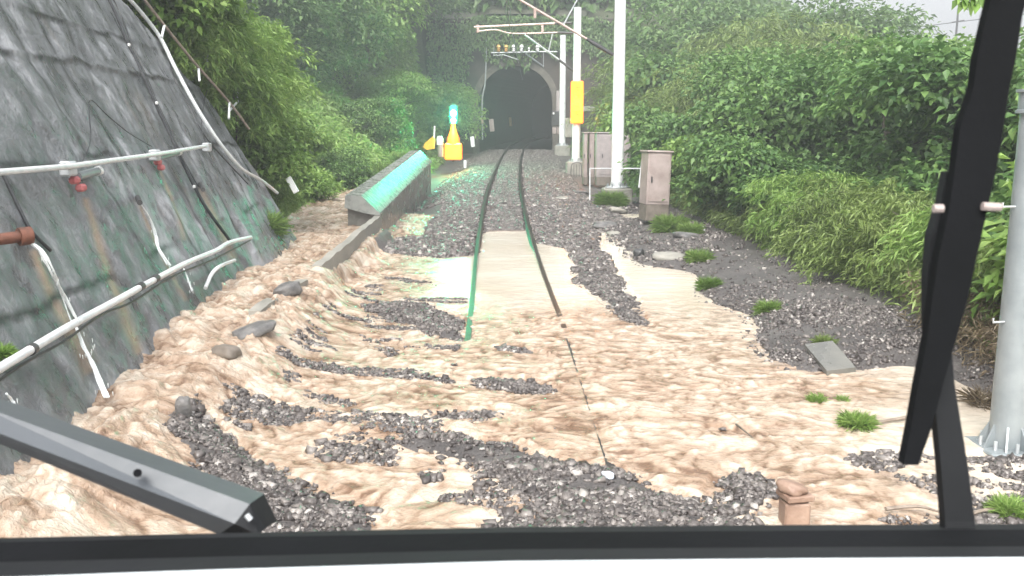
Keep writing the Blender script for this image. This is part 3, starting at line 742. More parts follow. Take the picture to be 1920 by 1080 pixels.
jet([(12, 738), (22, 752), (32, 772), (48, 798)], (.014, .018), 'small splashing trickle low on the wall by the wiper arm', [.06, .03, .04, .06])
o = MB().tube(smoothpath([WP(385, 540, .05), WP(398, 512, .12), WP(415, 498, .18), WP(440, 488, .1)], 5), .022, 8).build('hose', M['white_pipe'], smooth=True)
tag(o, 'short white bent hose dipping into the flood at the wall foot', 'hose')
# railing above the wall edge
rl = empty('railing', WP(365, 110, .2)); tag(rl, 'thin pale rusty pipe railing among leaves above the wall edge', 'railing')
MB().tube(smoothpath([WP(a, c, .35) for a, c in ((262, -12), (310, 50), (365, 118), (430, 192), (467, 242))], 5), .022, 8).build('top_rail', M['driftwood'], rl, True)
for a, c, e, g in ((330, -8, 330, 38), (391, 82, 388, 120), (308, 48, 303, 70), (430, 192, 429, 222), (446, 168, 446, 190), (446, 190, 430, 208), (372, 125, 374, 152)):
    MB().tube([WP(a, c, .35), WP(e, g, .28)], .02, 7).build('post', M['white_pipe'], rl, True)
o = MB().box(U(548, 347, 19.0), (.12, .04, .34), Matrix.Rotation(R(-28), 3, 'Y'), .01).build('marker_board', M['white_paint'])
tag(o, 'small tilted white board in leaves at the end of the retaining wall', 'board')

# ------------------------------------------------------------------ channel walls (left of the track)
def slabrow(name, x0, y0, x1, y1, ztop_, zb, th, mat, label, seg=10):
    mb = MB(); n = max(2, int(abs(y1 - y0) * 3)); V = []; F = []
    for i in range(n + 1):
        t_ = i / n; x = lerp(x0, x1, t_); y = lerp(y0, y1, t_); zt_ = ztop_(y) + .012 * math.sin(i * 2.1) + .01 * random.random()
        V += [(x - th / 2, y, zb), (x - th / 2, y, zt_), (x + th / 2, y, zt_ - .006), (x + th / 2, y, zb)]
        if i:
            a = (i - 1) * 4; c = i * 4
            for k in range(3): F.append((a + k, a + k + 1, c + k + 1, c + k))
    F += [(0, 1, 2, 3), (n * 4 + 3, n * 4 + 2, n * 4 + 1, n * 4)]
    mb.v = V; mb.f = F; o = mb.build(name, mat); tag(o, label, 'channel wall'); return o
slabrow('channel_wall', CHX, 13.3, -2.92, 20.9, lambda y: .45 + .03 * (y > 17), -.3, .13, M['concrete'], 'grey concrete channel wall streaked by overflowing brown water')
slabrow('channel_wall', CHX + .03, 9.9, CHX + .02, 10.7, lambda y: .45, -.3, .13, M['concrete'], 'short stub of concrete channel wall standing out of the torrent')
slabrow('channel_wall', CHX + .03, 11.4, CHX + .02, 12.3, lambda y: .42, -.3, .13, M['concrete'], 'low broken piece of channel wall between two spills')
# broken box wall with the sloping cap lit green
bw = empty('culvert_wall', (-3.0, 21, .2)); tag(bw, 'long wet concrete culvert wall with slanted cap shining green', 'concrete wall')
V = []; F = []; ys = [20.9, 24.5, 24.52, 29, 29.02, 34.5]
def bz(y): return .60 + .050 * (y - 21)
mb = MB()
for i in range(0, 6, 2):
    y0, y1 = ys[i], ys[i + 1] - .0
    for xa in (0,):
        vs = [(-3.10, y0, -.4), (-2.90, y0, -.4), (-2.90, y0, bz(y0) - .02), (-3.10, y0, bz(y0)),
              (-3.10, y1, -.1), (-2.90, y1, -.1), (-2.90, y1, bz(y1) - .02), (-3.10, y1, bz(y1))]
        mb.add(vs, [(0, 1, 2, 3), (4, 7, 6, 5), (0, 4, 5, 1), (1, 5, 6, 2), (2, 6, 7, 3), (3, 7, 4, 0)])
mb.build('face_wall', M['wet_concrete'], bw)
for i in range(3):
    y0, y1 = ys[i * 2] - (.15 if i == 0 else 0), ys[i * 2 + 1]; vs = []
    for yq in (y0, y1):
        c = bz(yq) - .06
        vs += [(-3.62, yq, c + .14), (-3.60, yq, c + .40), (-3.26, yq, c + .40), (-2.86, yq, c + .02), (-2.86, yq, c - .03), (-3.2, yq, c + .02)]
    mb = MB().add(vs, [tuple(range(6)), tuple(range(11, 5, -1))] + [(k, (k + 1) % 6, 6 + (k + 1) % 6, 6 + k) for k in range(6)])
    mb.build('cap_slab', M['cap_concrete'], bw)
o = MB().poly([(-3.58, 20.9, .25), (-3.1, 20.94, .2), (-3.1, 20.94, .60), (-3.58, 20.9, .68)], (0, .5, 0)).build('end_block', M['wet_concrete'], bw)
p = UG(757, 402, 0); pp = UY(754, 372, p.y)
po = empty('marker_post', p); tag(po, 'short leaning white marker post with black foot against the culvert wall', 'marker post')
MB().box((p + pp) / 2 + Vector((0, 0, .06)), (.075, .05, .42), Matrix.Rotation(R(-9), 3, 'Y'), .006).build('board', M['white_paint'], po)
MB().box(Vector((p.x + .03, p.y, .0)), (.09, .07, .14), None, .01).build('foot', M['steel_dark'], po)

# ------------------------------------------------------------------ tunnel
tc = float(tcx(HWY)); tzb = float(tcz(HWY)); RO = 2.48
spring = tzb + 5.45 - RO
def arch(r, zs, n=22, flare=.0):
    pts = [(-r + flare, tzb - .4), (-r, tzb + 1.5)]
    for k in range(n + 1):
        a = math.pi - math.pi * k / n; pts.append((r * math.cos(a), zs + r * math.sin(a)))
    pts += [(r, tzb + 1.5), (r - flare, tzb - .4)]; return pts
tn = empty('tunnel_portal', (tc, HWY, tzb)); tag(tn, 'dark stone railway tunnel portal with pale arch ring in the hillside', 'tunnel portal')
inner = arch(RO, spring); X0, X1, ZT = -5.6, 8.2, tzb + 8.2
# headwall with the arched opening: strips from the arch up/out to the border
V = []; F = []
outer = []
for (a, c) in inner:
    ang = math.atan2(c - spring, a)
    if c <= spring + .01: outer.append((X0 - tc if a < 0 else X1 - tc, c))
    else:
        dx, dz = math.cos(ang), math.sin(ang)
        tX = ((X1 - tc) / dx) if dx > 1e-6 else (((X0 - tc) / dx) if dx < -1e-6 else 1e9)
        tZ = (ZT - spring) / dz; q = min(tX, tZ); outer.append((dx * q, spring + dz * q))
mb = MB(); n = len(inner)
for i in range(n - 1):
    a, c = inner[i], inner[i + 1]; e, g = outer[i], outer[i + 1]
    q = [(tc + a[0], HWY, a[1]), (tc + c[0], HWY, c[1]), (tc + g[0], HWY, g[1]), (tc + e[0], HWY, e[1])]
    mb.poly(q, (0, .5, 0))
for (cx_, cz_) in ((X0, ZT), (X1, ZT)):
    i = [k for k in range(n - 1) if (abs(outer[k][0] + tc - cx_) < 1e-3) != (abs(outer[k + 1][0] + tc - cx_) < 1e-3)]
    for k in i: mb.poly([(tc + outer[k][0], HWY, outer[k][1]), (tc + outer[k + 1][0], HWY, outer[k + 1][1]), (cx_, HWY, cz_)], (0, .5, 0))
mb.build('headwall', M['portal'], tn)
MB().box(((X0 + X1) / 2, HWY + .1, ZT + .15), (X1 - X0 + .3, .9, .3), bev=.03).build('coping', M['portal'], tn)
ringp = arch(RO + .02, spring); ringo = [(a * (1 + .42 / RO) if c > spring - .5 else a + math.copysign(.38, a), c + (.42 * max(0, (c - spring)) / RO)) for a, c in ringp]
mb = MB()
for i in range(n - 1):
    a, c, e, g = ringp[i], ringp[i + 1], ringo[i], ringo[i + 1]
    mb.poly([(tc + a[0], HWY - .12, a[1]), (tc + c[0], HWY - .12, c[1]), (tc + g[0], HWY - .12, g[1]), (tc + e[0], HWY - .12, e[1])], (0, .117, 0))
mb.build('arch_ring', M['portal_ring'], tn)
V = []; F = []; L = [HWY, HWY + 4, HWY + 9, HWY + 15, HWY + 22, HWY + 30, HWY + 40]
for j, y in enumerate(L):
    ox = float(tcx(min(y, 94))) + max(0, y - 92) * .12; oz = float(tcz(min(y, 94))) - tzb
    for a, c in inner: V.append((ox + a, y, c + oz))
    if j:
        for i in range(n - 1): F.append(((j - 1) * n + i, (j - 1) * n + i + 1, j * n + i + 1, j * n + i))
        F.append(((j - 1) * n, j * n, j * n + n - 1, (j - 1) * n + n - 1))
F.append(tuple(len(L) * n - n + i for i in range(n)))
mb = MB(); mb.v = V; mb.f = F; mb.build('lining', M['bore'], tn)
MB().tube(smoothpath([UY(912, 70, HWY - .2), UY(910, 150, HWY - .2), UY(904, 190, HWY - .2), UY(905, 262, HWY - .2)], 6), .05, 8).build('edge_pipe', M['galv'], tn, True)
# reflective plates on the tunnel wall
for i, (a, c, wd, ht, y, mt, lb) in enumerate(((922, 235, .32, .85, HWY + 1.0, 'cabinet', 'pinkish upright plate just inside the tunnel mouth'), (957, 228, .22, .7, HWY + 12, 'amber_glass', 'small amber marker plate deep inside the tunnel'), (886, 266, .24, .62, 58, 'white_paint', 'small leaning white marker left of the tunnel mouth'), (904, 226, .18, .4, HWY - .3, 'copper', 'small reddish plate at the left edge of the tunnel arch'))):
    o = MB().box(UY(a, c, y), (wd, .06, ht), Matrix.Rotation(R(-6), 3, 'Y'), .02).build('marker_plate', M[mt]); tag(o, lb, 'marker plate')

# ------------------------------------------------------------------ catenary masts
def mast(y, px, pyb, pyt, rb, rt, label, mat='white_paint', plinth=True):
    b_ = UY(px, pyb, y); t_ = UY(px, pyt, y); h = t_.z - b_.z
    o = empty('catenary_mast', b_); tag(o, label, 'catenary mast')
    MB().lathe(b_, [(rb, 0), (rb * .98, h * .2), (lerp(rb, rt, .5), h * .55), (rt, h)], 20).build('pole', M[mat], o, True)
    MB().lathe(b_ - Vector((0, 0, .0)), [(rb * 2.0, -.03), (rb * 2.0, 0.0), (rb * 1.15, .02), (rb * 1.05, .14)], 20).build('base_flange', M['galv'], o, True)
    for k in range(8):
        a = k * math.pi / 4 + .2; q = b_ + Vector((math.cos(a), math.sin(a), 0)) * rb * 1.65
        MB().tube([q, q + Vector((0, 0, .09))], .022, 6).build('anchor_bolt', M['galv_dull'], o)
    if plinth: MB().box(b_ - Vector((0, 0, .36)), (rb * 4.6, rb * 4.6, .64), bev=.03).build('plinth', M['concrete'], o)
    return o, b_, t_
Y1, Y2, Y3, Y0 = 29.0, 43.5, 60.0, 7.0
m1, b1, t1 = mast(Y1, 1157, 350, -70, .185, .16, 'thick white catenary mast beside the tall cabinet, nearest of the white ones')
m2, b2, t2 = mast(Y2, 1080, 302, 14, .19, .165, 'white catenary mast wearing a reflective yellow plate')
m3, b3, t3 = mast(Y3, 1054, 272, 66, .20, .175, 'shortest white catenary mast standing right of the tunnel mouth')
# cantilever arms: (part of their masts)
def P1(a, c, y): return UY(a, c, y)
MB().tube([P1(900, -42, Y1), P1(975, 0, Y1), P1(1100, 73, Y1)], .035, 8).build('cantilever_tube', M['copper'], m1, True)
MB().tube([P1(1100, 73, Y1), P1(1120, 85, Y1), P1(1150, 103, Y1)], [.05, .065, .05], 10).build('insulator', M['steel_dark'], m1, True)
MB().tube([P1(1092, -18, Y1), P1(1057, 46, Y1)], .022, 7).build('strut', M['galv'], m1, True)
MB().tube([P1(1003, 16, Y1), P1(1003, 34, Y1)], .045, 8).build('hanger', M['copper'], m1, True)
MB().tube([P1(889, 51, Y2), P1(1040, 44, Y2)], .05, 8).build('top_tube', M['copper'], m2, True)
MB().tube([P1(1040, 44, Y2), P1(1072, 43, Y2)], .06, 10).build('insulator', M['steel_dark'], m2, True)
MB().tube(smoothpath([P1(894, 59, Y2), P1(930, 56, Y2), P1(962, 63, Y2), P1(1045, 61, Y2)], 4), .035, 8).build('register_tube', M['copper'], m2, True)
MB().tube([P1(1045, 61, Y2), P1(1074, 62, Y2)], .055, 10).build('insulator', M['steel_dark'], m2, True)
MB().tube([P1(984, 65, Y2), P1(1048, 112, Y2)], .04, 8).build('brace_tube', M['galv'], m2, True)
MB().tube([P1(1048, 112, Y2), P1(1076, 134, Y2)], .055, 8).build('insulator', M['steel_dark'], m2, True)
MB().tube([P1(1036, 63, Y2), P1(1028, 98, Y2)], .028, 7).build('strut', M['galv'], m2, True)
for a in (896, 1017): MB().box(P1(a, 54, Y2), (.12, .08, .34), bev=.02).build('clamp', M['copper'], m2)
MB().tube([P1(963, 64, Y2), P1(962, 72, Y2)], .05, 8).build('wire_clip', M['steel_dark'], m2, True)
# yellow reflective plate wrapped on the second mast, headlight shine put in as emission
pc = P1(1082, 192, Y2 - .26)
yp = empty('warning_plate', pc); tag(yp, 'amber reflective vertical plate with emitted shine strapped round the second white mast', 'warning plate')
MB().box(pc, (.56, .10, 1.85), bev=.05).build('plate', M['amber_glow'], yp)
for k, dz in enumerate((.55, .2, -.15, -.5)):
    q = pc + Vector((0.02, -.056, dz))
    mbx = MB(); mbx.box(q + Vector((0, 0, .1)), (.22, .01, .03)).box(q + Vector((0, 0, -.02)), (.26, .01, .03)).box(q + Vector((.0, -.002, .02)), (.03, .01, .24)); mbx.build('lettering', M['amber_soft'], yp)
# beam with insulators above the portal
bm_ = empty('insulator_beam', P1(970, 98, HWY - .6)); tag(bm_, 'steel beam over the tunnel arch carrying six small insulators', 'beam')
YB = HWY - .6
MB().tube([P1(921, 99, YB), P1(1020, 97, YB), P1(1045, 97, YB)], .045, 6).build('beam', M['galv'], bm_, True)
MB().tube([P1(925, 104, YB), P1(945, 103, YB), P1(972, 112, YB)], .03, 6).build('lower_tube', M['galv'], bm_, True)
MB().tube([P1(1019, 98, YB), P1(1019, 126, YB + .4)], .03, 6).build('hanger', M['galv'], bm_, True)
MB().tube([P1(926, 84, YB), P1(926, 104, YB)], .02, 6).build('hanger', M['galv'], bm_, True)
MB().tube([P1(985, 100, YB), P1(1018, 124, YB + .4)], .05, 6).build('stay', M['galv_dull'], bm_, True)
for a, mt in ((935, 'amber_glass'), (949, 'amber_glass'), (963, 'porcelain'), (978, 'porcelain'), (992, 'porcelain'), (1008, 'porcelain')):
    p = P1(a, 97, YB); sc = .75 if a == 992 else 1
    MB().lathe(p, [(.05, 0), (.13, .03), (.06, .1), (.14, .15), (.07, .23), (.15, .29), (.10, .42), (.03, .46)] if sc == 1 else [(.04, 0), (.08, .03), (.04, .1), (.08, .2), (.03, .3)], 12).build('insulator', M[mt], bm_, True)
# wires
cw = MB()
pts = [(953, -20, 21), (953, 60, 34), (958, 76, Y2), (966, 128, HWY + 2)]
w1 = MB().tube([UY(950, -30, 26), UY(953, 40, 36), UY(963, 72, Y2), UY(972, 118, HWY - .3), UY(980, 150, HWY + 20)], .016, 6).build('contact_wire', M['galv_dull'])
tag(w1, 'contact wire running down the track centre into the tunnel', 'overhead wire')
w2 = MB().tube([UY(953, -40, Y1 + 2), UY(955, 0, 38), UY(960, 45, Y2), UY(967, 92, HWY - .5)], .014, 6).build('messenger_wire', M['galv_dull'])
tag(w2, 'upper messenger wire above the track clipped to the second mast', 'overhead wire')

# nearest mast on the right, cut by the frame
b0 = UG(1887, 838, .0)
m0 = empty('steel_pole', b0); tag(m0, 'tall tapered grey steel pole with step bolts at the right edge', 'pole')
MB().lathe(b0, [(.128, 0), (.125, .3), (.098, 2.45)], 24).build('pole', M['galv_dull'], m0, True)
MB().box(b0 + Vector((0, 0, .0)), (.44, .44, .03), bev=.01).build('base_plate', M['galv_dull'], m0)
for k in range(8):
    a = k * math.pi / 4 + .3; dv = Vector((math.cos(a), math.sin(a), 0)); sd_ = Vector((-dv.y, dv.x, 0)) * .008
    MB().poly([b0 + dv * .12 - sd_ + Vector((0, 0, .015)), b0 + dv * .21 - sd_ + Vector((0, 0, .015)), b0 + dv * .118 - sd_ + Vector((0, 0, .2))], sd_ * 2).build('gusset', M['galv_dull'], m0)
    a += .39; dv = Vector((math.cos(a), math.sin(a), 0)); q = b0 + dv * .185
    MB().tube([q, q + Vector((0, 0, .08))], .013, 6).build('anchor_bolt', M['galv'], m0)
for i, z_ in enumerate((.55, .95, 1.35, 1.78, 2.15)):
    sg = 1 if i % 2 == 0 else -1
    q = b0 + Vector((sg * .10, -.03, z_))
    MB().tube([q, q + Vector((sg * .10, -.02, 0)), q + Vector((sg * .10, -.02, .03))], .008, 6).build('step_bolt', M['galv'], m0)
tp = b0 + Vector((0, 0, 2.47))
MB().lathe(tp - Vector((0, 0, .0)), [(.13, -.04), (.13, -.02), (.115, -.015), (.115, .10), (.135, .105), (.135, .125)], 20).build('collar', M['galv_dull'], m0, True)
q = tp + Vector((-.03, 0, .13))
MB().lathe(q, [(.03, 0), (.06, .02), (.035, .05), (.06, .07), (.035, .1), (.07, .12), (.045, .15), (.04, .2), (.015, .22)], 14).build('insulator', M['porcelain'], m0, True)
MB().box(q + Vector((.05, 0, .1)), (.12, .05, .03), bev=.005).build('crossbar', M['porcelain'], m0)
MB().box(b0 + Vector((0, 0, -.2)), (.8, .8, .36), bev=.03).build('plinth', M['concrete'], m0)

# ------------------------------------------------------------------ cabinets
def cabinet(px0, px1, pyt, pyb, y, depth, label, mat, pl=.25, rot=0, ribs=0, group=None):
    a = UY(px0, pyb, y); c = UY(px1, pyt, y); w_ = c.x - a.x; h = c.z - a.z
    o = empty('equipment_cabinet', Vector((a.x + w_ / 2, y + depth / 2, a.z - pl)), rot); tag(o, label, 'cabinet', group)
    ce = Vector((a.x + w_ / 2, y + depth / 2, a.z + h / 2))
    MB().box(ce, (w_, depth, h), bev=.012).build('body', M[mat], o)
    MB().box(ce + Vector((0, 0, h / 2 + .02)), (w_ + .07, depth + .07, .045), bev=.012).build('roof', M[mat], o)
    MB().box(ce - Vector((0, depth / 2 + .008, -.01)), (w_ * .86, .022, h * .9), bev=.006).build('door', M[mat], o)
    MB().box(ce - Vector((w_ * .33, depth / 2 + .035, .02)), (.03, .04, .14), bev=.008).build('handle', M['steel_dark'], o)
    for k in range(ribs):
        MB().box(ce + Vector((-w_ * .4 + k * w_ * .8 / max(1, ribs - 1), -depth / 2 - .022, 0)), (.02, .02, h * .88)).build('rib', M[mat], o)
    if pl: MB().box(Vector((ce.x, ce.y, a.z - pl / 2 - .002)), (w_ * .98, depth * .98, pl), bev=.01).build('plinth', M['plinth'], o)
    for ch in o.children: ch.matrix_parent_inverse = Matrix.Translation(o.location).inverted()
    return o
c1 = cabinet(1206, 1254, 286, 384, 22.6, .55, 'tall pinkish-grey cabinet standing alone on a brown plinth', 'cabinet', .38, R(0))
c1.rotation_euler = (0, R(1.6), R(10))
for a, e, y, lb in ((1094, 1102, 36.5, 'slim pink cabinet at the left end of the cabinet row'), (1105, 1115, 36.2, 'second slim cabinet in the row behind the nearest white mast'), (1118, 1183, 35.2, 'wide ribbed grey cabinet behind the nearest white mast')):
    cabinet(a, e, 250, 332, y, .7, lb, 'cabinet_grey' if a > 1110 else 'cabinet', .3, 0, 7 if a > 1110 else 0, 'row of cabinets')
# white handrail by the cabinets
hr = empty('handrail', UY(1150, 316, 26.5)); tag(hr, 'thin white handrail between the cabinet row and the tall cabinet', 'handrail')
MB().tube([UY(1106, 316, 27.5), UY(1204, 316, 25.5)], .018, 7).build('rail', M['white_pipe'], hr, True)
for a, y, e in ((1106, 27.5, 375), (1201, 25.5, 356)): MB().tube([UY(a, 316, y), UY(a, e, y)], .018, 7).build('post', M['white_pipe'], hr, True)
MB().tube([UY(1205, 290, 23.2), UY(1198, 352, 23.2)], .02, 7).build('post', M['white_pipe'], hr, True)
# concrete beam and pale fence behind masts
o = MB().box(UY(1150, 204, 50), (3.2, .2, .25), bev=.02).build('guard_beam', M['concrete']); tag(o, 'pale horizontal guard beam behind the masts right of the tunnel', 'beam')
o = MB().box(UY(1047, 190, HWY - .5), (.28, .2, 1.4), bev=.03).build('relay_box', M['cabinet_grey']); tag(o, 'tall narrow pale box at the right side of the tunnel arch', 'box')
eb = empty('trackside_unit', UY(1042, 232, HWY - 2)); tag(eb, 'dark equipment case on pinkish feet right of the tunnel mouth', 'equipment case')
MB().box(UY(1042, 222, HWY - 2), (.55, .4, .95), bev=.03).build('case', M['steel_dark'], eb)
for a in (1039, 1048): MB().box(UY(a, 245, HWY - 2), (.25, .3, .42), bev=.03).build('foot', M['cabinet'], eb)
MB().box(UY(1038, 213, HWY - 2.3), (.12, .06, .14), bev=.02).build('reflector', M['porcelain'], eb)
o = MB().box(UY(1068, 240, 52), (.5, .4, 1.0), bev=.03).build('junction_box', M['cabinet']); tag(o, 'pink junction box between the second and third white masts', 'junction box')
# low cage at the foot of the second mast
cg = empty('ladder_cage', UY(1080, 330, 41.5)); tag(cg, 'low dark metal cage in front of the second mast foot', 'cage')
MB().tube(smoothpath([UY(1071, 345, 41.5), UY(1071, 312, 41.5), UY(1078, 305, 41.5), UY(1086, 305, 41.5), UY(1090, 312, 41.5), UY(1090, 345, 41.5)], 3), .02, 6).build('frame', M['steel_dark'], cg, True)
for a in (1076, 1081, 1086): MB().tube([UY(a, 308, 41.5), UY(a, 345, 41.5)], .013, 6).build('bar', M['steel_dark'], cg, True)

# ------------------------------------------------------------------ signal with green lamp, yellow lamp housing below
SY = 46.5
sg = empty('railway_signal', UY(850, 303, SY)); tag(sg, 'railway signal showing a bright green light above an amber box', 'railway signal')
MB().tube([UY(850, 303, SY), UY(850, 200, SY)], .06, 10).build('post', M['steel_dark'], sg, True)
lc = UY(850, 217, SY - .2)
MB().box(lc + Vector((0, .16, .05)), (.42, .2, 1.0), bev=.08).build('signal_head', M['steel_dark'], sg)
MB().lathe(lc + Vector((0, .055, .12)), [(.14, 0), (.15, .01), (.145, .03), (.08, .05)], 20, Vector((0, -1, 0))).build('lens', M['green_lamp'], sg, True)
MB().lathe(lc + Vector((0, .055, -.22)), [(.12, 0), (.125, .01), (.12, .03), (.08, .05)], 20, Vector((0, -1, 0))).build('lens', M['green_lamp'], sg, True)
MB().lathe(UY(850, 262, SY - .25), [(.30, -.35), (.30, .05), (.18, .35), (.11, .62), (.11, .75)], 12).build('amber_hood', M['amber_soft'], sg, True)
MB().box(UY(850, 284, SY - .35), (.82, .4, .78), bev=.06).build('amber_box', M['amber_glow'], sg)
ld = bpy.data.lights.new('signal_green_light', 'POINT'); ld.energy = 380; ld.color = (.02, 1, .5); ld.shadow_soft_size = .25
lo = bpy.data.objects.new('signal_green_light', ld); COL.objects.link(lo); lo.location = lc + Vector((0, -.5, .1)); lo.parent = sg; lo.matrix_parent_inverse = Matrix.Translation(sg.location).inverted()
lb_ = bpy.data.lights.new('signal_beam', 'SPOT'); lb_.energy = 8; lb_.color = (.02, 1, .5); lb_.spot_size = R(30); lb_.shadow_soft_size = .2; lb_.spot_blend = .8
lo2 = bpy.data.objects.new('signal_beam', lb_); COL.objects.link(lo2); lo2.location = lc + Vector((0, -.4, .1))
lo2.rotation_euler = (Vector((-1.0, 20, .7)) - lo2.location).to_track_quat('-Z', 'Y').to_euler()
lo2.parent = sg; lo2.matrix_parent_inverse = Matrix.Translation(sg.location).inverted()
for nm, par, loc, e in (('amber_light', sg, UY(850, 284, SY - 1.2), 60), ('amber_light', yp, pc + Vector((0, -.5, 0)), 50)):  # second light is added before the lampless plate to spread amber around it
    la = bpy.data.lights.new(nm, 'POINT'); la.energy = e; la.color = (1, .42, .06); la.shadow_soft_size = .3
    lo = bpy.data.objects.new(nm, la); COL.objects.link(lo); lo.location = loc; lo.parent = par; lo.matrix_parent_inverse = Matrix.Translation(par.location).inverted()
yu = empty('lineside_unit', UY(808, 278, 44)); tag(yu, 'yellow hooded lineside unit tilted beside the culvert wall end', 'lineside unit')
MB().poly([UY(793, 276, 44), UY(797, 268, 44), UY(812, 255, 44), UY(815, 262, 44), UY(813, 279, 44), UY(800, 281, 44)], (0, .5, 0)).build('hood', M['yellow'], yu)
MB().tube([UY(814, 258, 44), UY(815, 236, 44)], .04, 8).build('stem', M['white_paint'], yu, True)
cy = empty('lineside_post', UY(826, 292, 45)); tag(cy, 'stubby white post with pale cap between the yellow unit and the signal', 'post')
MB().lathe(UY(826, 294, 45), [(.13, 0), (.13, .5), (.12, .52)], 14).build('post', M['cabinet'], cy, True)
MB().lathe(UY(825, 272, 45), [(.15, 0), (.16, .3), (.1, .42)], 14).build('cap', M['white_paint'], cy, True)
o = MB().box(UY(872, 308, 42), (.12, .05, .34), bev=.015).build('marker_peg', M['white_paint']); tag(o, 'tiny pinkish-white peg in the ballast right of the signal', 'peg')

# ------------------------------------------------------------------ loose objects on the bank and in the water
def gp(px, py, dz=0):
    p = UG(px, py, .05)
    for _ in range(4):
        z = float(max(ground_z(np.array([p.x]), np.array([p.y]))[0], wlevel(np.array([p.x]), np.array([p.y]))[0])); p = UG(px, py, z)
    return p + Vector((0, 0, dz))
def rock(px, py, s, label, mat='rock', sq=(1, .8, .7), rest=.35, name='rock', cat='rock', group=None):
    p = gp(px, py); import bmesh
    bm = bmesh.new(); bmesh.ops.create_icosphere(bm, subdivisions=3, radius=1)
    o1, o2 = random.random() * 50, random.random() * 50
    for v in bm.verts:
        c = v.co; f = 1 + .5 * (float(fbm(c.x * 1.3 + o1, c.y * 1.3 + c.z * 1.7 + o2, 3, 3)) - .5)
        v.co = Vector((math.copysign(abs(c.x)**.8, c.x) * f * sq[0], math.copysign(abs(c.y)**.8, c.y) * f * sq[1], math.copysign(abs(c.z)**.8, c.z) * f * sq[2])) * s
    me = bpy.data.meshes.new(name); bm.to_mesh(me); bm.free()
    for q in me.polygons: q.use_smooth = True
    me.materials.append(M[mat]); o = bpy.data.objects.new(name, me); COL.objects.link(o)
    o.location = p + Vector((0, 0, s * sq[2] * rest)); o.rotation_euler = (random.uniform(-.2, .2), random.uniform(-.2, .2), random.random() * 6)
    tag(o, label, cat, group); return o
rock(542, 549, .17, 'grey boulder lodged against the broken channel wall', sq=(1, .7, .55), rest=.3)
rock(478, 622, .20, 'dark flat rock awash in the brown torrent left of the stub', sq=(1.2, .7, .3), rest=.3)
rock(424, 665, .15, 'small brown rock awash in the torrent', 'plinth', sq=(1, .7, .5), rest=.3)
rock(345, 782, .085, 'pointed grey rock on top of the rubble heap at the torrent edge', sq=(.7, .7, 1.1), rest=.8)
rock(1197, 480, .12, 'dark round stone on the bank edge of the right-hand pool', 'steel_dark', sq=(.8, .8, .9))
rock(1313, 433, .12, 'white round stone in front of the bushes', 'porcelain', sq=(.8, .8, .7))
rock(1425, 570, .05, 'tiny pale stone on the dark bank', 'concrete')
for i, (a, c, s, lb) in enumerate(((1052, 375, .28, 'flat pale slab lying beside the cabinet row'), (1090, 362, .25, 'bluish rubble block left of the nearest white mast'), (1160, 398, .34, 'flat grey slab in grass under the nearest white mast'), (1135, 425, .32, 'grey stone beside the top of the right-hand stream'), (1150, 440, .2, 'small dark rubble stone beside the right-hand stream'), (1285, 445, .32, 'flat dark slab under a grass tuft'), (1255, 485, .3, 'long pale mud-covered slab on the bank'))):
    rock(a, c, s, lb, 'concrete' if i % 2 == 0 else 'rock', sq=(1, .7, .28))
# tilted concrete cover slab on the stones
p = gp(1557, 688); sb = MB().poly([gp(1508, 658, .07), gp(1560, 655, .09), gp(1604, 700, .06), gp(1550, 705, .05)], (0, 0, -.05)).build('cover_slab', M['wet_concrete'])
tag(sb, 'flat grey concrete cover slab lying on dark stones by the water', 'slab')
# brick-coloured post with a stone on top, bottom right
p = UG(1488, 985, .0)
bp_ = empty('boundary_post', p); tag(bp_, 'squat brown block post at the lower right rising from stones', 'block post')
MB().box(p + Vector((0, 0, .02)), (.15, .15, .28), bev=.01).build('shaft', M['brick_red'], bp_)
MB().box(p + Vector((0, 0, .19)), (.168, .168, .04), Matrix.Rotation(.2, 3, 'Z'), bev=.008).build('cap', M['brick_red'], bp_)
r_ = rock(1488, 985, .08, 'rounded pinkish stone balanced on the squat brown post', 'brick_red', sq=(1.15, .9, .5)); r_.location = p + Vector((-.03, 0, .235))
pg = rock(1140, 893, .05, 'scrap of pale blue plastic on the gravel at the rail end', 'plastic_bag', sq=(1.4, .7, .5), name='plastic_scrap', cat='plastic scrap')
def stick(pts, r, lb, dz=.02, mat='driftwood'):
    P = smoothpath([gp(a, c, dz) for a, c in pts], 3)
    o = MB().tube(P, [lerp(r, r * .45, i / (len(P) - 1)) for i in range(len(P))], 6).build('driftwood_stick', M[mat], smooth=True); tag(o, lb, 'stick')
stick([(1712, 785), (1670, 792), (1600, 802)], .018, 'long pale driftwood stick floating near the windscreen wiper')
stick([(1745, 672), (1700, 662), (1660, 650)], .012, 'thin dark twig on the bank beside the wiper', mat='bark')
stick([(1380, 800), (1395, 812), (1412, 826)], .009, 'short dark twig in the flooded gravel', mat='bark')
stick([(1660, 960), (1720, 955), (1760, 965)], .014, 'pale driftwood stick on stones at the lower right')
stick([(1800, 975), (1860, 960), (1915, 968)], .014, 'pale root on stones at the right foot of the pole')

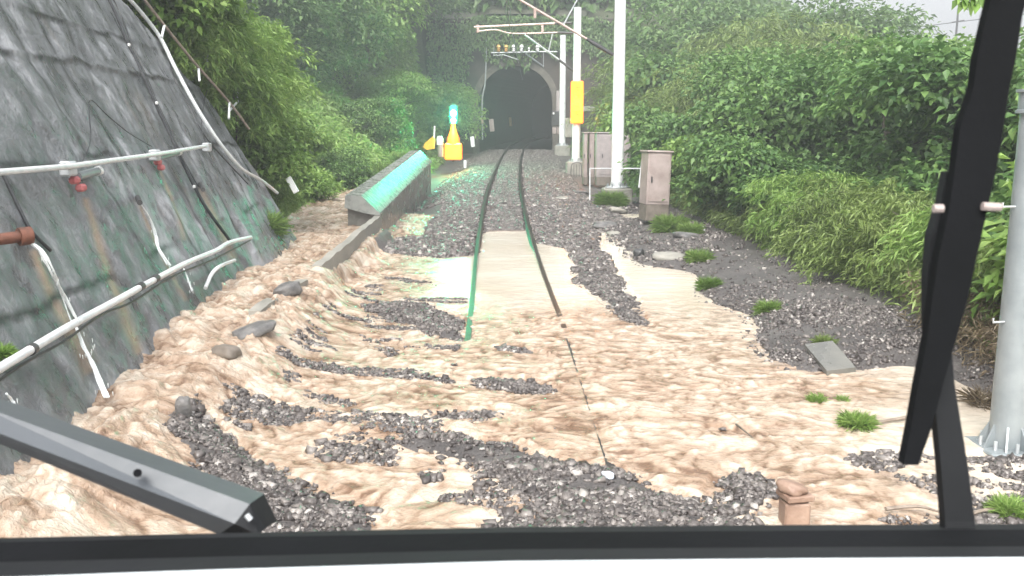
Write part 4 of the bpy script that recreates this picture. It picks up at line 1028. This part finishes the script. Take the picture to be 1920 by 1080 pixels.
# ------------------------------------------------------------------ train cab: sill, gasket, dashboard, wipers
cab = empty('train_cab', (0, .2, 1.4)); tag(cab, 'train cab front with white dashboard, black windscreen gasket and two wipers', 'train cab')
def strip(name, pts, depth_a, depth_b, mat, dz=0, thick=.012):
    """bar across the cab between upper pixel edge and lower pixel edge"""
    mb = MB(); V = []
    for (px, ya, yb) in pts:
        a = U(px, ya, depth_a); c = U(px, yb, depth_b); V.append((a, c))
    for (a, c), (e, g) in zip(V[:-1], V[1:]):
        mb.add([a, c, g, e, a + Vector((0, 0, -thick)), c + Vector((0, 0, -thick)), g + Vector((0, 0, -thick)), e + Vector((0, 0, -thick))],
               [(0, 1, 2, 3), (4, 7, 6, 5), (0, 4, 5, 1), (1, 5, 6, 2), (2, 6, 7, 3), (3, 7, 4, 0)])
    return mb.build(name, M[mat], cab)
strip('window_ledge', [(-150, 1012, 1022), (400, 1000, 1010), (960, 988, 1000), (1500, 984, 996), (2070, 982, 994)], .83, .80, 'gasket_grey')
strip('gasket', [(-150, 1020, 1062), (400, 1008, 1046), (960, 998, 1032), (1500, 995, 1028), (2070, 992, 1026)], .79, .745, 'rubber', thick=.03)
strip('sill_trim', [(-150, 1058, 1092), (400, 1044, 1072), (960, 1030, 1056), (1500, 1026, 1051), (2070, 1024, 1048)], .74, .70, 'gasket_grey', thick=.03)
strip('dashboard', [(-150, 1088, 1400), (400, 1068, 1400), (960, 1052, 1400), (1500, 1047, 1400), (2070, 1044, 1400)], .695, .50, 'dash', thick=.03)
# left wiper: broad arm with lighter upper and darker lower face
lw = MB()
A = [U(-60, 752, .92), U(468, 945, .86)]; B_ = [U(-60, 790, .90), U(440, 982, .85)]; C_ = [U(-60, 808, .93), U(410, 1002, .88)]
E0, E1 = U(498, 990, .86), U(480, 990, .86)
lw.add([A[0], B_[0], B_[1], A[1]], [(0, 1, 2, 3)]); lw.add([A[1], B_[1], E1, E0], [(0, 1, 2, 3)])
o1_ = MB().add([A[0], B_[0], C_[0], A[0] + Vector((0, .05, -.01)), A[1], B_[1], C_[1], A[1] + Vector((0, .05, -.01))],
               [(0, 4, 5, 1), (1, 5, 6, 2), (2, 6, 7, 3), (3, 7, 4, 0), (0, 1, 2, 3), (4, 7, 6, 5)]).build('wiper_arm', M['wiper_metal'], cab)
o2_ = MB().add([A[1], B_[1], C_[1], A[1] + Vector((0, .05, -.01)), E0, U(485, 1004, .85), U(470, 1010, .87), E0 + Vector((0, .04, -.01))],
               [(0, 4, 5, 1), (1, 5, 6, 2), (2, 6, 7, 3), (3, 7, 4, 0), (0, 1, 2, 3), (4, 7, 6, 5)]).build('wiper_tip', M['gasket_grey'], cab)
MB().tube([U(258, 887, .868), U(258, 887, .855)], .004, 8).build('screw', M['rubber'], cab, True)
MB().tube([U(462, 965, .845), U(470, 975, .845)], .0025, 6).build('clip', M['galv'], cab, True)
# right wiper: blade rising to the top right, arm crossing behind
def ribbon(name, pts, d0, d1, mat, th=.012):
    """pts: (left px, right px, py)"""
    V = []; n = len(pts)
    for i, (a, c, y) in enumerate(pts):
        d_ = lerp(d0, d1, i / (n - 1)); l = U(a, y, d_); r__ = U(c, y, d_); V += [l, r__, r__ + Vector((0, th, 0)), l + Vector((0, th, 0))]
    F = []
    for i in range(n - 1):
        q = i * 4; s_ = q + 4
        for k in range(4): F.append((q + k, q + (k + 1) % 4, s_ + (k + 1) % 4, s_ + k))
    F += [(0, 1, 2, 3), (n * 4 - 1, n * 4 - 2, n * 4 - 3, n * 4 - 4)]
    return MB().add(V, F).build(name, M[mat], cab)
ribbon('wiper_blade', [(1868, 1936, -40), (1850, 1917, 30), (1832, 1905, 110), (1825, 1893, 165), (1800, 1882, 240), (1790, 1868, 320), (1778, 1850, 400), (1760, 1832, 480), (1748, 1815, 560), (1738, 1792, 640), (1722, 1768, 720), (1708, 1748, 800), (1694, 1722, 872)], .80, .80, 'rubber')
ribbon('wiper_arm', [(1775, 1795, 322), (1764, 1800, 380), (1745, 1800, 440), (1738, 1796, 520), (1738, 1792, 600), (1742, 1785, 660), (1750, 1790, 720), (1757, 1803, 800), (1765, 1816, 880), (1772, 1828, 978), (1774, 1832, 1005)], .83, .81, 'gasket_grey')
MB().tube([U(1750, 391, .795), U(1768, 391, .795)], .0035, 8).build('link_pin', M['cabinet'], cab, True)
MB().tube([U(1842, 387, .795), U(1876, 389, .795)], .0035, 8).build('link_pin', M['cabinet'], cab, True)

# ------------------------------------------------------------------ vegetation
def leaves_mesh(name, P, D, N_, L, W, mat, parent=None, fold=.25):
    D = D / np.linalg.norm(D, axis=1, keepdims=True); Sd = np.cross(D, N_); Sd /= np.linalg.norm(Sd, axis=1, keepdims=True) + 1e-9
    Nn = np.cross(Sd, D); L = L[:, None]; W = W[:, None]
    v0 = P; v1 = P + D * L * .42 + Sd * W * .5 + Nn * W * fold; v2 = P + D * L - np.array([0, 0, 1]) * L * .18; v3 = P + D * L * .42 - Sd * W * .5 + Nn * W * fold
    V = np.stack([v0, v1, v2, v3], 1).reshape(-1, 3); i = np.arange(len(P))[:, None] * 4
    F = np.concatenate([i + np.array([[0, 1, 2]]), i + np.array([[0, 2, 3]])], 0)
    return np_mesh(name, V, F, mat, parent)
def rnd(n, k=3): return RNG.normal(size=(n, k))
def unit(a): return a / (np.linalg.norm(a, axis=1, keepdims=True) + 1e-9)
def crown(nl, h, rad, n, leaf, asp, mat, droop=.4, shell=.72, low=.12, seed=0, stray=.06):
    """lobed crown filling height h; sub-clusters give light and dark clumps with gaps between"""
    C = []; 
    for k in range(nl):
        f = RNG.random(); zc = h * (low + (1 - low) * f * .86); rr = rad * (.35 + .75 * math.sqrt(max(.02, 1 - (f * 1.02 - .35)**2 * 1.5)))
        a = RNG.random() * 6.283; q = rr * RNG.random()**.5 * .8
        s = h * (.12 + .17 * RNG.random()**1.5); C.append((q * math.cos(a), q * math.sin(a), zc, s * 1.15, s * 1.15, s * .75))
    C = np.array(C); pw = C[:, 3]**2; pick = RNG.choice(nl, n // 5, p=pw / pw.sum())
    d = unit(rnd(len(pick))); d[:, 2] = np.where(d[:, 2] < -.35, -d[:, 2], d[:, 2])
    r = shell + (1.08 - shell) * RNG.random(len(pick))**.6
    Pc = C[pick, :3] + d * r[:, None] * C[pick, 3:6] * (1 + .25 * (RNG.random((len(pick), 1)) - .5))
    # twigs of five leaves
    P = np.repeat(Pc, 5, 0) + rnd(len(Pc) * 5) * leaf * .75; d = np.repeat(d, 5, 0); n = len(P)
    Dr = unit(d * .7 + rnd(n) * .55 + np.array([0, 0, -droop])); Nr = unit(d * .5 + np.array([0, 0, .9]) + rnd(n) * .35)
    L = leaf * (.7 + .6 * RNG.random(n)); P[:, 2] = np.maximum(P[:, 2], .02)
    return P, Dr, Nr, L, L * asp, C
def feather(nl, h, rad, n, leaf, seed=0):
    """drooping sprays of narrow leaflets along arching stems"""
    Ps = []; Ds = []; ns = max(14, n // 90)
    for k in range(ns):
        a = RNG.random() * 6.283; q = rad * RNG.random()**.6 * .75; base = np.array([q * math.cos(a), q * math.sin(a), h * (.05 + .85 * RNG.random()**.9) * (1 - .3 * (q / rad)**2)])
        a2 = a + RNG.normal() * .8; ln = h * (.16 + .22 * RNG.random()); t = RNG.random(90)
        out = np.array([math.cos(a2), math.sin(a2), 0])
        p = base + out * (ln * t)[:, None] + np.array([0, 0, 1]) * (ln * (.55 * t - .95 * t * t))[:, None]
        p = p + RNG.normal(size=(90, 3)) * leaf * .45
        Ps.append(p); Ds.append(out[None] * .6 + RNG.normal(size=(90, 3)) * .5 + np.array([0, 0, -.45])[None])
    P = np.concatenate(Ps); D = np.concatenate(Ds); n = len(P); P[:, 2] = np.maximum(P[:, 2], .02)
    L = leaf * (.6 + .8 * RNG.random(n)); return P, D, unit(rnd(n) * .5 + np.array([0, 0, 1])), L, L * .2, None
def trunk_mesh(C, h, r, mat, parent, nb=6, feath=False):
    mb = MB(); top = h * .7
    P = smoothpath([(0, 0, -.5), (.05 * h * RNG.normal() * .5, .03 * h, top * .5), (.04 * h * RNG.normal(), 0, top)], 4)
    mb.tube(P, [lerp(r, r * .35, i / (len(P) - 1)) for i in range(len(P))], 7)
    for k in range(nb):
        i = int(len(P) * (.25 + .6 * k / nb)); s0 = P[min(i, len(P) - 1)]
        e = Vector(C[k % len(C), :3]) if C is not None else Vector((math.cos(k * 2.4) * h * .35, math.sin(k * 2.4) * h * .35, h * (.5 + .06 * k)))
        m_ = (s0 + e) / 2 + Vector((0, 0, .04 * h)); q = smoothpath([s0, m_, e], 3)
        mb.tube(q, [lerp(r * .45, r * .1, j / (len(q) - 1)) for j in range(len(q))], 5)
    return mb.build('trunk', mat, parent, True)
PROTO = {}
def proto(key, kind, h, rad, n, leaf, asp, mat, tr, nl=16, droop=.4):
    root = empty({'tree': 'tree', 'bush': 'bush'}[kind], (0, 0, -50))
    if asp: P, D, N_, L, W, C = crown(nl, h, rad, n, leaf, asp, mat, droop)
    else: P, D, N_, L, W, C = feather(nl, h, rad, n, leaf)
    c = leaves_mesh('crown', P, D, N_, L, W, M[mat], root)
    t_ = trunk_mesh(C, h, tr, M['bark'], root); 
    PROTO[key] = [root, False, h]
proto('bs1', 'bush', 2.0, 1.15, 7500, .13, .62, 'leaf_broad', .03)
proto('bs2', 'bush', 2.1, 1.2, 7000, .15, .60, 'leaf_bright', .03)
proto('bm1', 'tree', 3.8, 1.9, 15000, .16, .62, 'leaf_broad', .06, 26)
proto('bm2', 'tree', 4.2, 2.0, 15000, .15, .55, 'leaf_broad', .07, 30)
proto('fs1', 'bush', 1.7, 1.3, 11000, .12, 0, 'leaf_feather', .02)
proto('fs2', 'bush', 1.9, 1.2, 9000, .15, 0, 'leaf_bank', .02)
proto('fl1', 'tree', 5.6, 2.4, 20000, .20, 0, 'leaf_feather', .08)
proto('fl2', 'tree', 6.0, 2.6, 20000, .22, 0, 'leaf_feather', .08)
proto('to1', 'tree', 7.0, 3.0, 17000, .24, .5, 'leaf_forest', .13, 34)
proto('to2', 'tree', 7.5, 3.2, 17000, .26, .45, 'leaf_forest', .13, 36)
proto('to3', 'tree', 6.5, 3.1, 15000, .26, .5, 'leaf_bank', .12, 30)
def plant(key, x, y, h, label, cat=None, group=None, z=None, rot=None, wide=1.0):
    root, used, h0 = PROTO[key]
    if used:
        r = root.copy(); COL.objects.link(r)
        for ch in root.children:
            c = ch.copy(); COL.objects.link(c); c.parent = r
    else: r = root; PROTO[key][1] = True
    s = h / h0; r.scale = (s * wide, s * wide, s)
    gz = float(ground_z(np.array([x]), np.array([y]))[0]) if z is None else z
    r.location = (x, y, gz - .05); r.rotation_euler = (0, 0, random.random() * 6.28 if rot is None else rot)
    r['label'] = label; r['category'] = cat or ('tree' if root.name.startswith('tree') else 'bush')
    if group: r['group'] = group
    elif 'group' in r: del r['group']
    return r
for ch in [c for p in PROTO.values() for c in p[0].children]: ch.matrix_parent_inverse = Matrix.Identity(4)
for p in PROTO.values(): p[0].location = (0, 0, 0)
# right bank, front line along the gravel edge
FRONT = [('fs1', 5.5, 9.6, 1.35, 'low feathery bush behind the right wiper blade'), ('fs2', 5.75, 11.4, 1.5, 'feathery yellow-green bush at the bank edge left of the wiper'),
 ('fs1', 5.55, 13.3, 1.5, 'drooping feathery bush overhanging the dark bank'), ('fs1', 5.7, 15.4, 1.6, 'feathery bush in the middle of the bank edge'),
 ('fs2', 5.5, 17.5, 1.6, 'feathery green bush beside the broad-leaved ones'), ('bs1', 5.5, 19.8, 1.8, 'dark broad-leaved bush at the bank edge right of the tall cabinet'),
 ('bs1', 5.3, 22.3, 1.9, 'broad-leaved bush touching the right side of the tall cabinet'), ('bs2', 5.5, 25.2, 2.0, 'bright broad-leaved bush just behind the tall cabinet'),
 ('bs1', 5.2, 28.5, 2.3, 'leafy bush between the tall cabinet and the cabinet row'), ('bs1', 5.5, 32.5, 2.6, 'leafy bush behind the nearest white mast'),
 ('bs2', 5.6, 38.5, 2.6, 'bright bush to the right of the cabinet row')]
for q in FRONT: plant(*q, wide=1.15)
MID = [('bm1', 7.7, 10.6, 3.1, 'broad-leaved tree behind the wiper and grey pole'), ('bs2', 6.3, 8.6, 2.2, 'bright big-leaved bush between wiper and grey pole'),
 ('bm2', 7.9, 13.6, 3.5, 'broad-leaved tree left of the wiper blade'), ('bm1', 8.0, 17.0, 3.6, 'broad-leaved tree with rounded crown at mid bank'),
 ('bm2', 7.8, 20.8, 3.9, 'large-leaved tree above the dark bush right of the cabinet'), ('bm1', 7.4, 25.0, 4.0, 'bushy tree rising behind the tall cabinet'),
 ('bm2', 7.2, 30.0, 4.4, 'bushy tree between the tall cabinet and nearest mast'), ('fl1', 7.4, 36.0, 5.0, 'feathery tree right of the nearest white mast'),
 ('bm1', 7.4, 43.0, 5.2, 'leafy tree to the right of the second mast'), ('fl2', 7.6, 50.0, 6.5, 'feathery tree against the right end of the portal wall')]
for q in MID: plant(*q, wide=1.2)
BACK = [('bm2', 11.5, 16.5, 3.4, 'leafy tree on the skyline beside the wiper'), ('fl1', 12.2, 20.5, 3.8, 'feathery tree on the skyline left of the wiper top'),
 ('bm1', 12.0, 25.0, 4.2, 'broad-leaved tree on the skyline under the power line'), ('fl2', 12.2, 30.5, 5.2, 'tall feathery pale tree on the skyline'),
 ('fl1', 11.6, 36.5, 6.4, 'tall feathery tree left of the skyline gap'), ('fl2', 11.5, 43.0, 7.8, 'tall hazy feathery tree above the cabinet bushes'),
 ('to1', 11.5, 51.0, 9.2, 'tall dark-green tree right of the portal wall'), ('fl1', 17, 33.0, 4.8, 'distant feathery tree at the power line'),
 ('to3', 17.5, 41.0, 6.0, 'pale green round tree on the skyline'), ('to2', 17, 50.0, 8.0, 'big hazy tree at the top edge right of the masts'),
 ('bm1', 17.5, 27.0, 3.6, 'leafy tree far right behind the wiper top'), ('bm1', 10.3, 12.4, 3.5, 'dark leafy tree right of the wiper top')]
for q in BACK: plant(*q, wide=1.2)
# left bank and mountain
LEFT = [('to1', -12.5, 44, 6.5, 'dark tree on the left slope above the railing'), ('to2', -10.2, 49, 6.5, 'dark hanging tree on the upper left slope'),
 ('to3', -8.2, 56, 6.5, 'leafy tree on the slope above the green signal'), ('to2', -7.4, 60.5, 7.6, 'tall tree at the left end of the portal wall'),
 ('to3', -6.3, 52.5, 3.6, 'small bright tree behind the green signal'), ('bm1', -6.3, 44.5, 2.6, 'bush on the slope left of the yellow unit'),
 ('bs2', -5.9, 26.5, 1.5, 'bright bush on the slope above the side pool'), ('bs2', -7.0, 30.5, 1.9, 'leafy bright bush half way up the left slope'),
 ('bs1', -5.6, 31.5, 1.5, 'dark leafy bush behind the culvert wall'), ('bs2', -6.5, 20.8, 2.0, 'bright bush growing behind the end of the retaining wall'),
 ('bs1', -4.9, 19.3, .75, 'dark low bush at the foot of the retaining wall end'), ('fs2', -8.0, 21.5, 2.1, 'feathery bush leaning over the railing'),
 ('fs2', -7.0, 18.6, 1.9, 'feathery bright shrub just over the wall edge'), ('fs2', -7.6, 17.0, 2.0, 'light feathery shrub beside the top of the railing'),
 ('bm1', -10.5, 24.5, 3.2, 'bright leafy tree above the railing'), ('fl1', -9.2, 19.5, 3.6, 'tall feathery tree at the top left above the wall'),
 ('to3', -4.9, 62.2, 4.5, 'small tree beside the left edge of the tunnel arch'), ('fs2', -5.2, 36.5, 1.3, 'feathery bush behind the middle of the culvert wall'),
 ('fs2', -5.4, 41.5, 1.3, 'feathery bush at the far end of the culvert wall')]
for q in LEFT: plant(*q, wide=1.15)
for a, c, y, h, key, lb in ((352, 155, 17.6, 1.7, 'fs2', 'feathery shrub hugging the railing near its top'), (398, 225, 18.4, 1.9, 'fs2', 'bright leafy bush behind the railing at mid height'), (300, 70, 16.6, 1.9, 'bs2', 'bright bush at the very top of the railing'),
    (440, 275, 19.0, 1.7, 'fs2', 'feathery shrub at the lower end of the railing'), (490, 350, 19.4, 1.3, 'bs2', 'leafy bush just right of the pale hose end'), (455, 190, 21.5, 2.0, 'fs2', 'light feathery shrub standing behind the railing'), (520, 395, 20.3, .8, 'fs2', 'small feathery shrub beside the end of the retaining wall')):
    q = UY(a, c, y); plant(key, q.x, q.y, h, lb, z=q.z, wide=1.1)
k = 0
for y0, xs in ((69.5, range(-30, 34, 5)), (75, range(-33, 38, 5)), (82, range(-36, 40, 6)), (90, range(-40, 44, 7))):
    for x0 in xs:
        x = x0 + random.uniform(-1.6, 1.6); y = y0 + random.uniform(-1.5, 1.5)
        if x > 10 + (y - 66) * .3: continue
        gz = float(H(np.array([x]), np.array([y]))[0])
        if gz > 24: continue
        plant(('to1', 'to2', 'to3', 'to2', 'fl2')[k % 5], x, y, 5.2 + 2.5 * random.random(), ('dark round', 'big spreading', 'pale green', 'broad dark', 'feathery light')[k % 5] + ' forest tree ' + ('high' if y0 > 72 else 'low') + ' on the mountainside ' + ('left of the tunnel' if x < -6 else 'directly above the tunnel' if x < 5 else 'above the white masts' if x < 12 else 'right of the masts'), 'tree', 'forest trees above the tunnel', z=gz - .3, wide=1.15); k += 1
for x, y in ((-16, 50), (-19, 44), (-20, 56), (-15, 60), (-11, 62), (-22, 50), (-17, 38), (-14, 34), (-25, 44), (-24, 60), (-8.5, 64)):
    k += (x == -20)
    gz = float(H(np.array([x]), np.array([y]))[0])
    plant(('to1', 'to2', 'to3')[k % 3], x, y, 5.5 + 2 * random.random(), ('dark round', 'big spreading', 'pale green')[k % 3] + ' tree on the upper left slope ' + ('nearest the wall' if y < 42 else 'by the signal side' if x > -16 else 'near its far top' if y > 52 else 'half way up'), 'tree', 'forest trees on the left slope', z=gz - .3, wide=1.15); k += 1
# undergrowth: one leafy mass per slope
def cover(name, n, X_, Y_, hh, leaf, asp, mat, label, up=.7, ok=None, zf=None, dirv=None):
    x = X_[0] + (X_[1] - X_[0]) * RNG.random(n); y = Y_[0] + (Y_[1] - Y_[0]) * RNG.random(n)**1.3
    if ok is not None: k_ = ok(x, y); x, y = x[k_], y[k_]
    g_ = (zf or ground_z)(x, y); n = len(x)
    hm = hh * (.25 + 1.3 * fbm(x * .7, y * .7, 3, 7)); z_ = g_ + hm * RNG.random(n)**.8
    D = unit(rnd(n) * .8 + np.array([0, 0, -.25]) + (np.array(dirv) if dirv else 0)); L = leaf * (.6 + .8 * RNG.random(n)) * (.7 + .02 * y)
    o = leaves_mesh(name, np.stack([x, y, z_], 1), D, unit(rnd(n) * .45 + np.array([.2, -.3, up])), L, L * asp, M[mat])
    tag(o, label, 'undergrowth', kind='stuff')
cover('undergrowth', 120000, (-17, -5.0), (19.0, 62), .9, .17, .34, 'leaf_bank', 'bright green undergrowth covering the slope left of the track', ok=lambda x, y: (x < -5.3 - .02 * y * 0) & (x > -19), dirv=(.4, -.3, 0))
cover('undergrowth', 40000, (-11, -3.4), (7, 19.2), .9, .13, .3, 'leaf_bank', 'leafy plants spilling over the top edge of the retaining wall', ok=lambda x, y: (x < wall_x(y, wtop(y)) - .45), zf=H)
cover('undergrowth', 90000, (4.9, 20), (7.5, 60), .7, .13, .4, 'leaf_broad', 'dark green undergrowth beneath the trees right of the track', ok=lambda x, y: x > 4.9 + .5 * (fbm(y * .8, y * 0, 2, 3) - .3), dirv=(-.3, -.3, 0))
cover('undergrowth', 26000, (4.6, 5.9), (7.0, 30), .55, .12, .2, 'leaf_feather', 'trailing yellow-green grass along the edge of the dark bank', dirv=(-.7, -.2, -.2))
cover('undergrowth', 8000, (4.3, 5.6), (7.4, 10.5), .5, .14, .10, 'dry_reed', 'brown dry reeds at the water edge behind the grey pole', dirv=(-.2, -.2, .5))
cover('undergrowth', 130000, (-45, 32), (HWY + .8, 112), 2.2, .42, .5, 'leaf_forest', 'dense far greenery between the mountainside trees', zf=H)
cover('undergrowth', 9000, (-6.5, -3.9), (34, 62), .5, .16, .2, 'leaf_bank', 'grassy verge between the ballast and the left slope')
cover('undergrowth', 5000, (4.0, 5.2), (30, 62), .5, .16, .3, 'leaf_broad', 'low weeds around the white masts')
n = 8000; x = X0 + (X1 - X0) * RNG.random(n); zt2 = tzb + 8.6 - 3.0 * RNG.random(n)**2.2 * (.3 + 1.4 * fbm(x * .9, x * 0, 3, 9)) - 3.4 * RNG.random(n) * sst(4.6, 7.5, x) - 3.5 * RNG.random(n) * sst(2.2, 4, -x)
P = np.stack([x, HWY - .12 - .35 * RNG.random(n), zt2], 1)
o = leaves_mesh('creeper', P, unit(rnd(n) * .6 + np.array([0, -.2, -.7])), unit(rnd(n) * .4 + np.array([0, -.8, .5])), .16 + .16 * RNG.random(n), .10 + .08 * RNG.random(n), M['leaf_forest']); tag(o, 'creepers hanging over the top and sides of the portal wall', 'creeper', kind='stuff')
# a few tufts of grass and sprigs
def tuft(px, py, s, n, label, mat='leaf_bank', asp=.09, spread=1.0, name='grass_tuft', cat='grass tuft', dz=0, pos=None):
    p = pos or gp(px, py); n = int(n * 5); s = s * .7
    a = RNG.random(n) * 6.283; q = s * .45 * RNG.random(n)**.5 * spread
    P = np.stack([p.x + q * np.cos(a), p.y + q * np.sin(a), np.full(n, p.z - .02 + dz)], 1)
    P[:, 2] += s * .35 * RNG.random(n)
    D = np.stack([np.cos(a) * .5, np.sin(a) * .5, .7 * np.ones(n)], 1) + rnd(n) * .55; L = s * (.35 + .5 * RNG.random(n))
    o = leaves_mesh(name, P, D, unit(rnd(n) + .01), L, L * asp * .42, M[mat], fold=.1); tag(o, label, cat)
tuft(485, 448, .75, 420, 'bright grass tuft where the lower pipe ends at the wall foot', pos=Vector((-4.45, 17.0, .5)))
tuft(1310, 490, .42, 260, 'grass tuft in the middle of the dark bank near the pool')
tuft(1329, 538, .32, 200, 'small grass tuft at the right tip of the pool')
tuft(1256, 432, .7, 300, 'grass tuft on the flat slab below the tall cabinet')
tuft(1296, 438, .5, 200, 'grass tuft right of the slab below the bushes')
tuft(1440, 583, .30, 160, 'small grass tuft half way down the dark bank')
tuft(1145, 385, .8, 420, 'grass patch at the foot of the nearest white mast', 'leaf_bank')
tuft(1607, 800, .26, 260, 'green plant standing in shallow flood left of the wiper tip', 'leaf_bank', .16)
tuft(1530, 752, .17, 90, 'left of two small sprigs poking out of the flood', 'leaf_bank', .16, name='sprig', cat='sprig')
tuft(1580, 750, .13, 60, 'right of two small sprigs poking out of the flood', 'leaf_bank', .16, name='sprig', cat='sprig')
tuft(1890, 960, .22, 200, 'small weed among stones at the lower right corner', 'leaf_bank', .16)
tuft(1545, 645, .22, 120, 'sparse weed on the stones above the cover slab', 'leaf_feather', .12)
tuft(1845, 760, .35, 90, 'withered brown seed heads in the water beside the grey pole', 'dry_reed', .05, name='dry_stalks', cat='dry stalks')
tuft(8, 650, .16, 160, 'small bright plant rooted on the wall at the left edge', 'leaf_bright', .2, pos=WP(0, 664, .02), name='wall_plant', cat='plant')
# branch hanging into the top right corner
br = empty('hanging_branch', UY(1830, -60, 9)); tag(br, 'few bright leaves hanging into the top right corner of the sky', 'branch')
MB().tube(smoothpath([UY(1900, -80, 9), UY(1850, -30, 9), UY(1815, -2, 9)], 4), .012, 6).build('twig', M['bark'], br, True)
n = 34; P = np.array([list(UY(1795 + 45 * RNG.random(), -30 + 34 * RNG.random(), 9)) for _ in range(n)])
lv = leaves_mesh('leaves', P, rnd(n) * .5 + np.array([0, 0, -1.]), unit(rnd(n) * .5 + np.array([0, -1, .3])), .09 + .05 * RNG.random(n), .05 + .02 * RNG.random(n), M['leaf_bright'], br); lv.matrix_parent_inverse = Matrix.Translation(br.location).inverted()
# distant power line and pole
pw = empty('power_pole', UY(1792, 75, 95)); tag(pw, 'thin distant power pole on the hazy skyline', 'power pole')
MB().tube([UY(1788, 120, 95), UY(1797, 15, 95)], .10, 6).build('pole', M['steel_dark'], pw); MB().tube([UY(1785, 42, 95), UY(1808, 38, 95)], .06, 6).build('crossarm', M['steel_dark'], pw)
o = MB().tube(smoothpath([UY(1560, 68, 110), UY(1680, 56, 104), UY(1797, 41, 95), UY(1960, 22, 80)], 4), .035, 5).build('power_line', M['steel_dark']); tag(o, 'thin dark power line crossing the pale sky at the top right', 'power line')

# ------------------------------------------------------------------ haze: rainy air, one even box
HAZE = .0042
if HAZE:
    zt_ = 70
    hz = MB().box((0, 330, zt_ / 2 - 12), (1500, 900, zt_ + 24)).build('haze', None) if False else None
    me = bpy.data.meshes.new('haze'); mb = MB().box((0, 180, 29), (700, 500, 84)); me.from_pydata(mb.v, [], mb.f); me.update()
    hz = bpy.data.objects.new('haze', me); COL.objects.link(hz)
    m = bpy.data.materials.new('haze'); m.use_nodes = True; t = m.node_tree; t.nodes.clear(); out = t.nodes.new('ShaderNodeOutputMaterial')
    pv = t.nodes.new('ShaderNodeVolumePrincipled'); pv.inputs['Color'].default_value = (.93, .96, 1, 1); pv.inputs['Density'].default_value = HAZE; pv.inputs['Anisotropy'].default_value = .2
    t.links.new(pv.outputs[0], out.inputs['Volume']); me.materials.append(m); tag(hz, 'pale even rainy haze filling the valley', 'haze', kind='stuff')
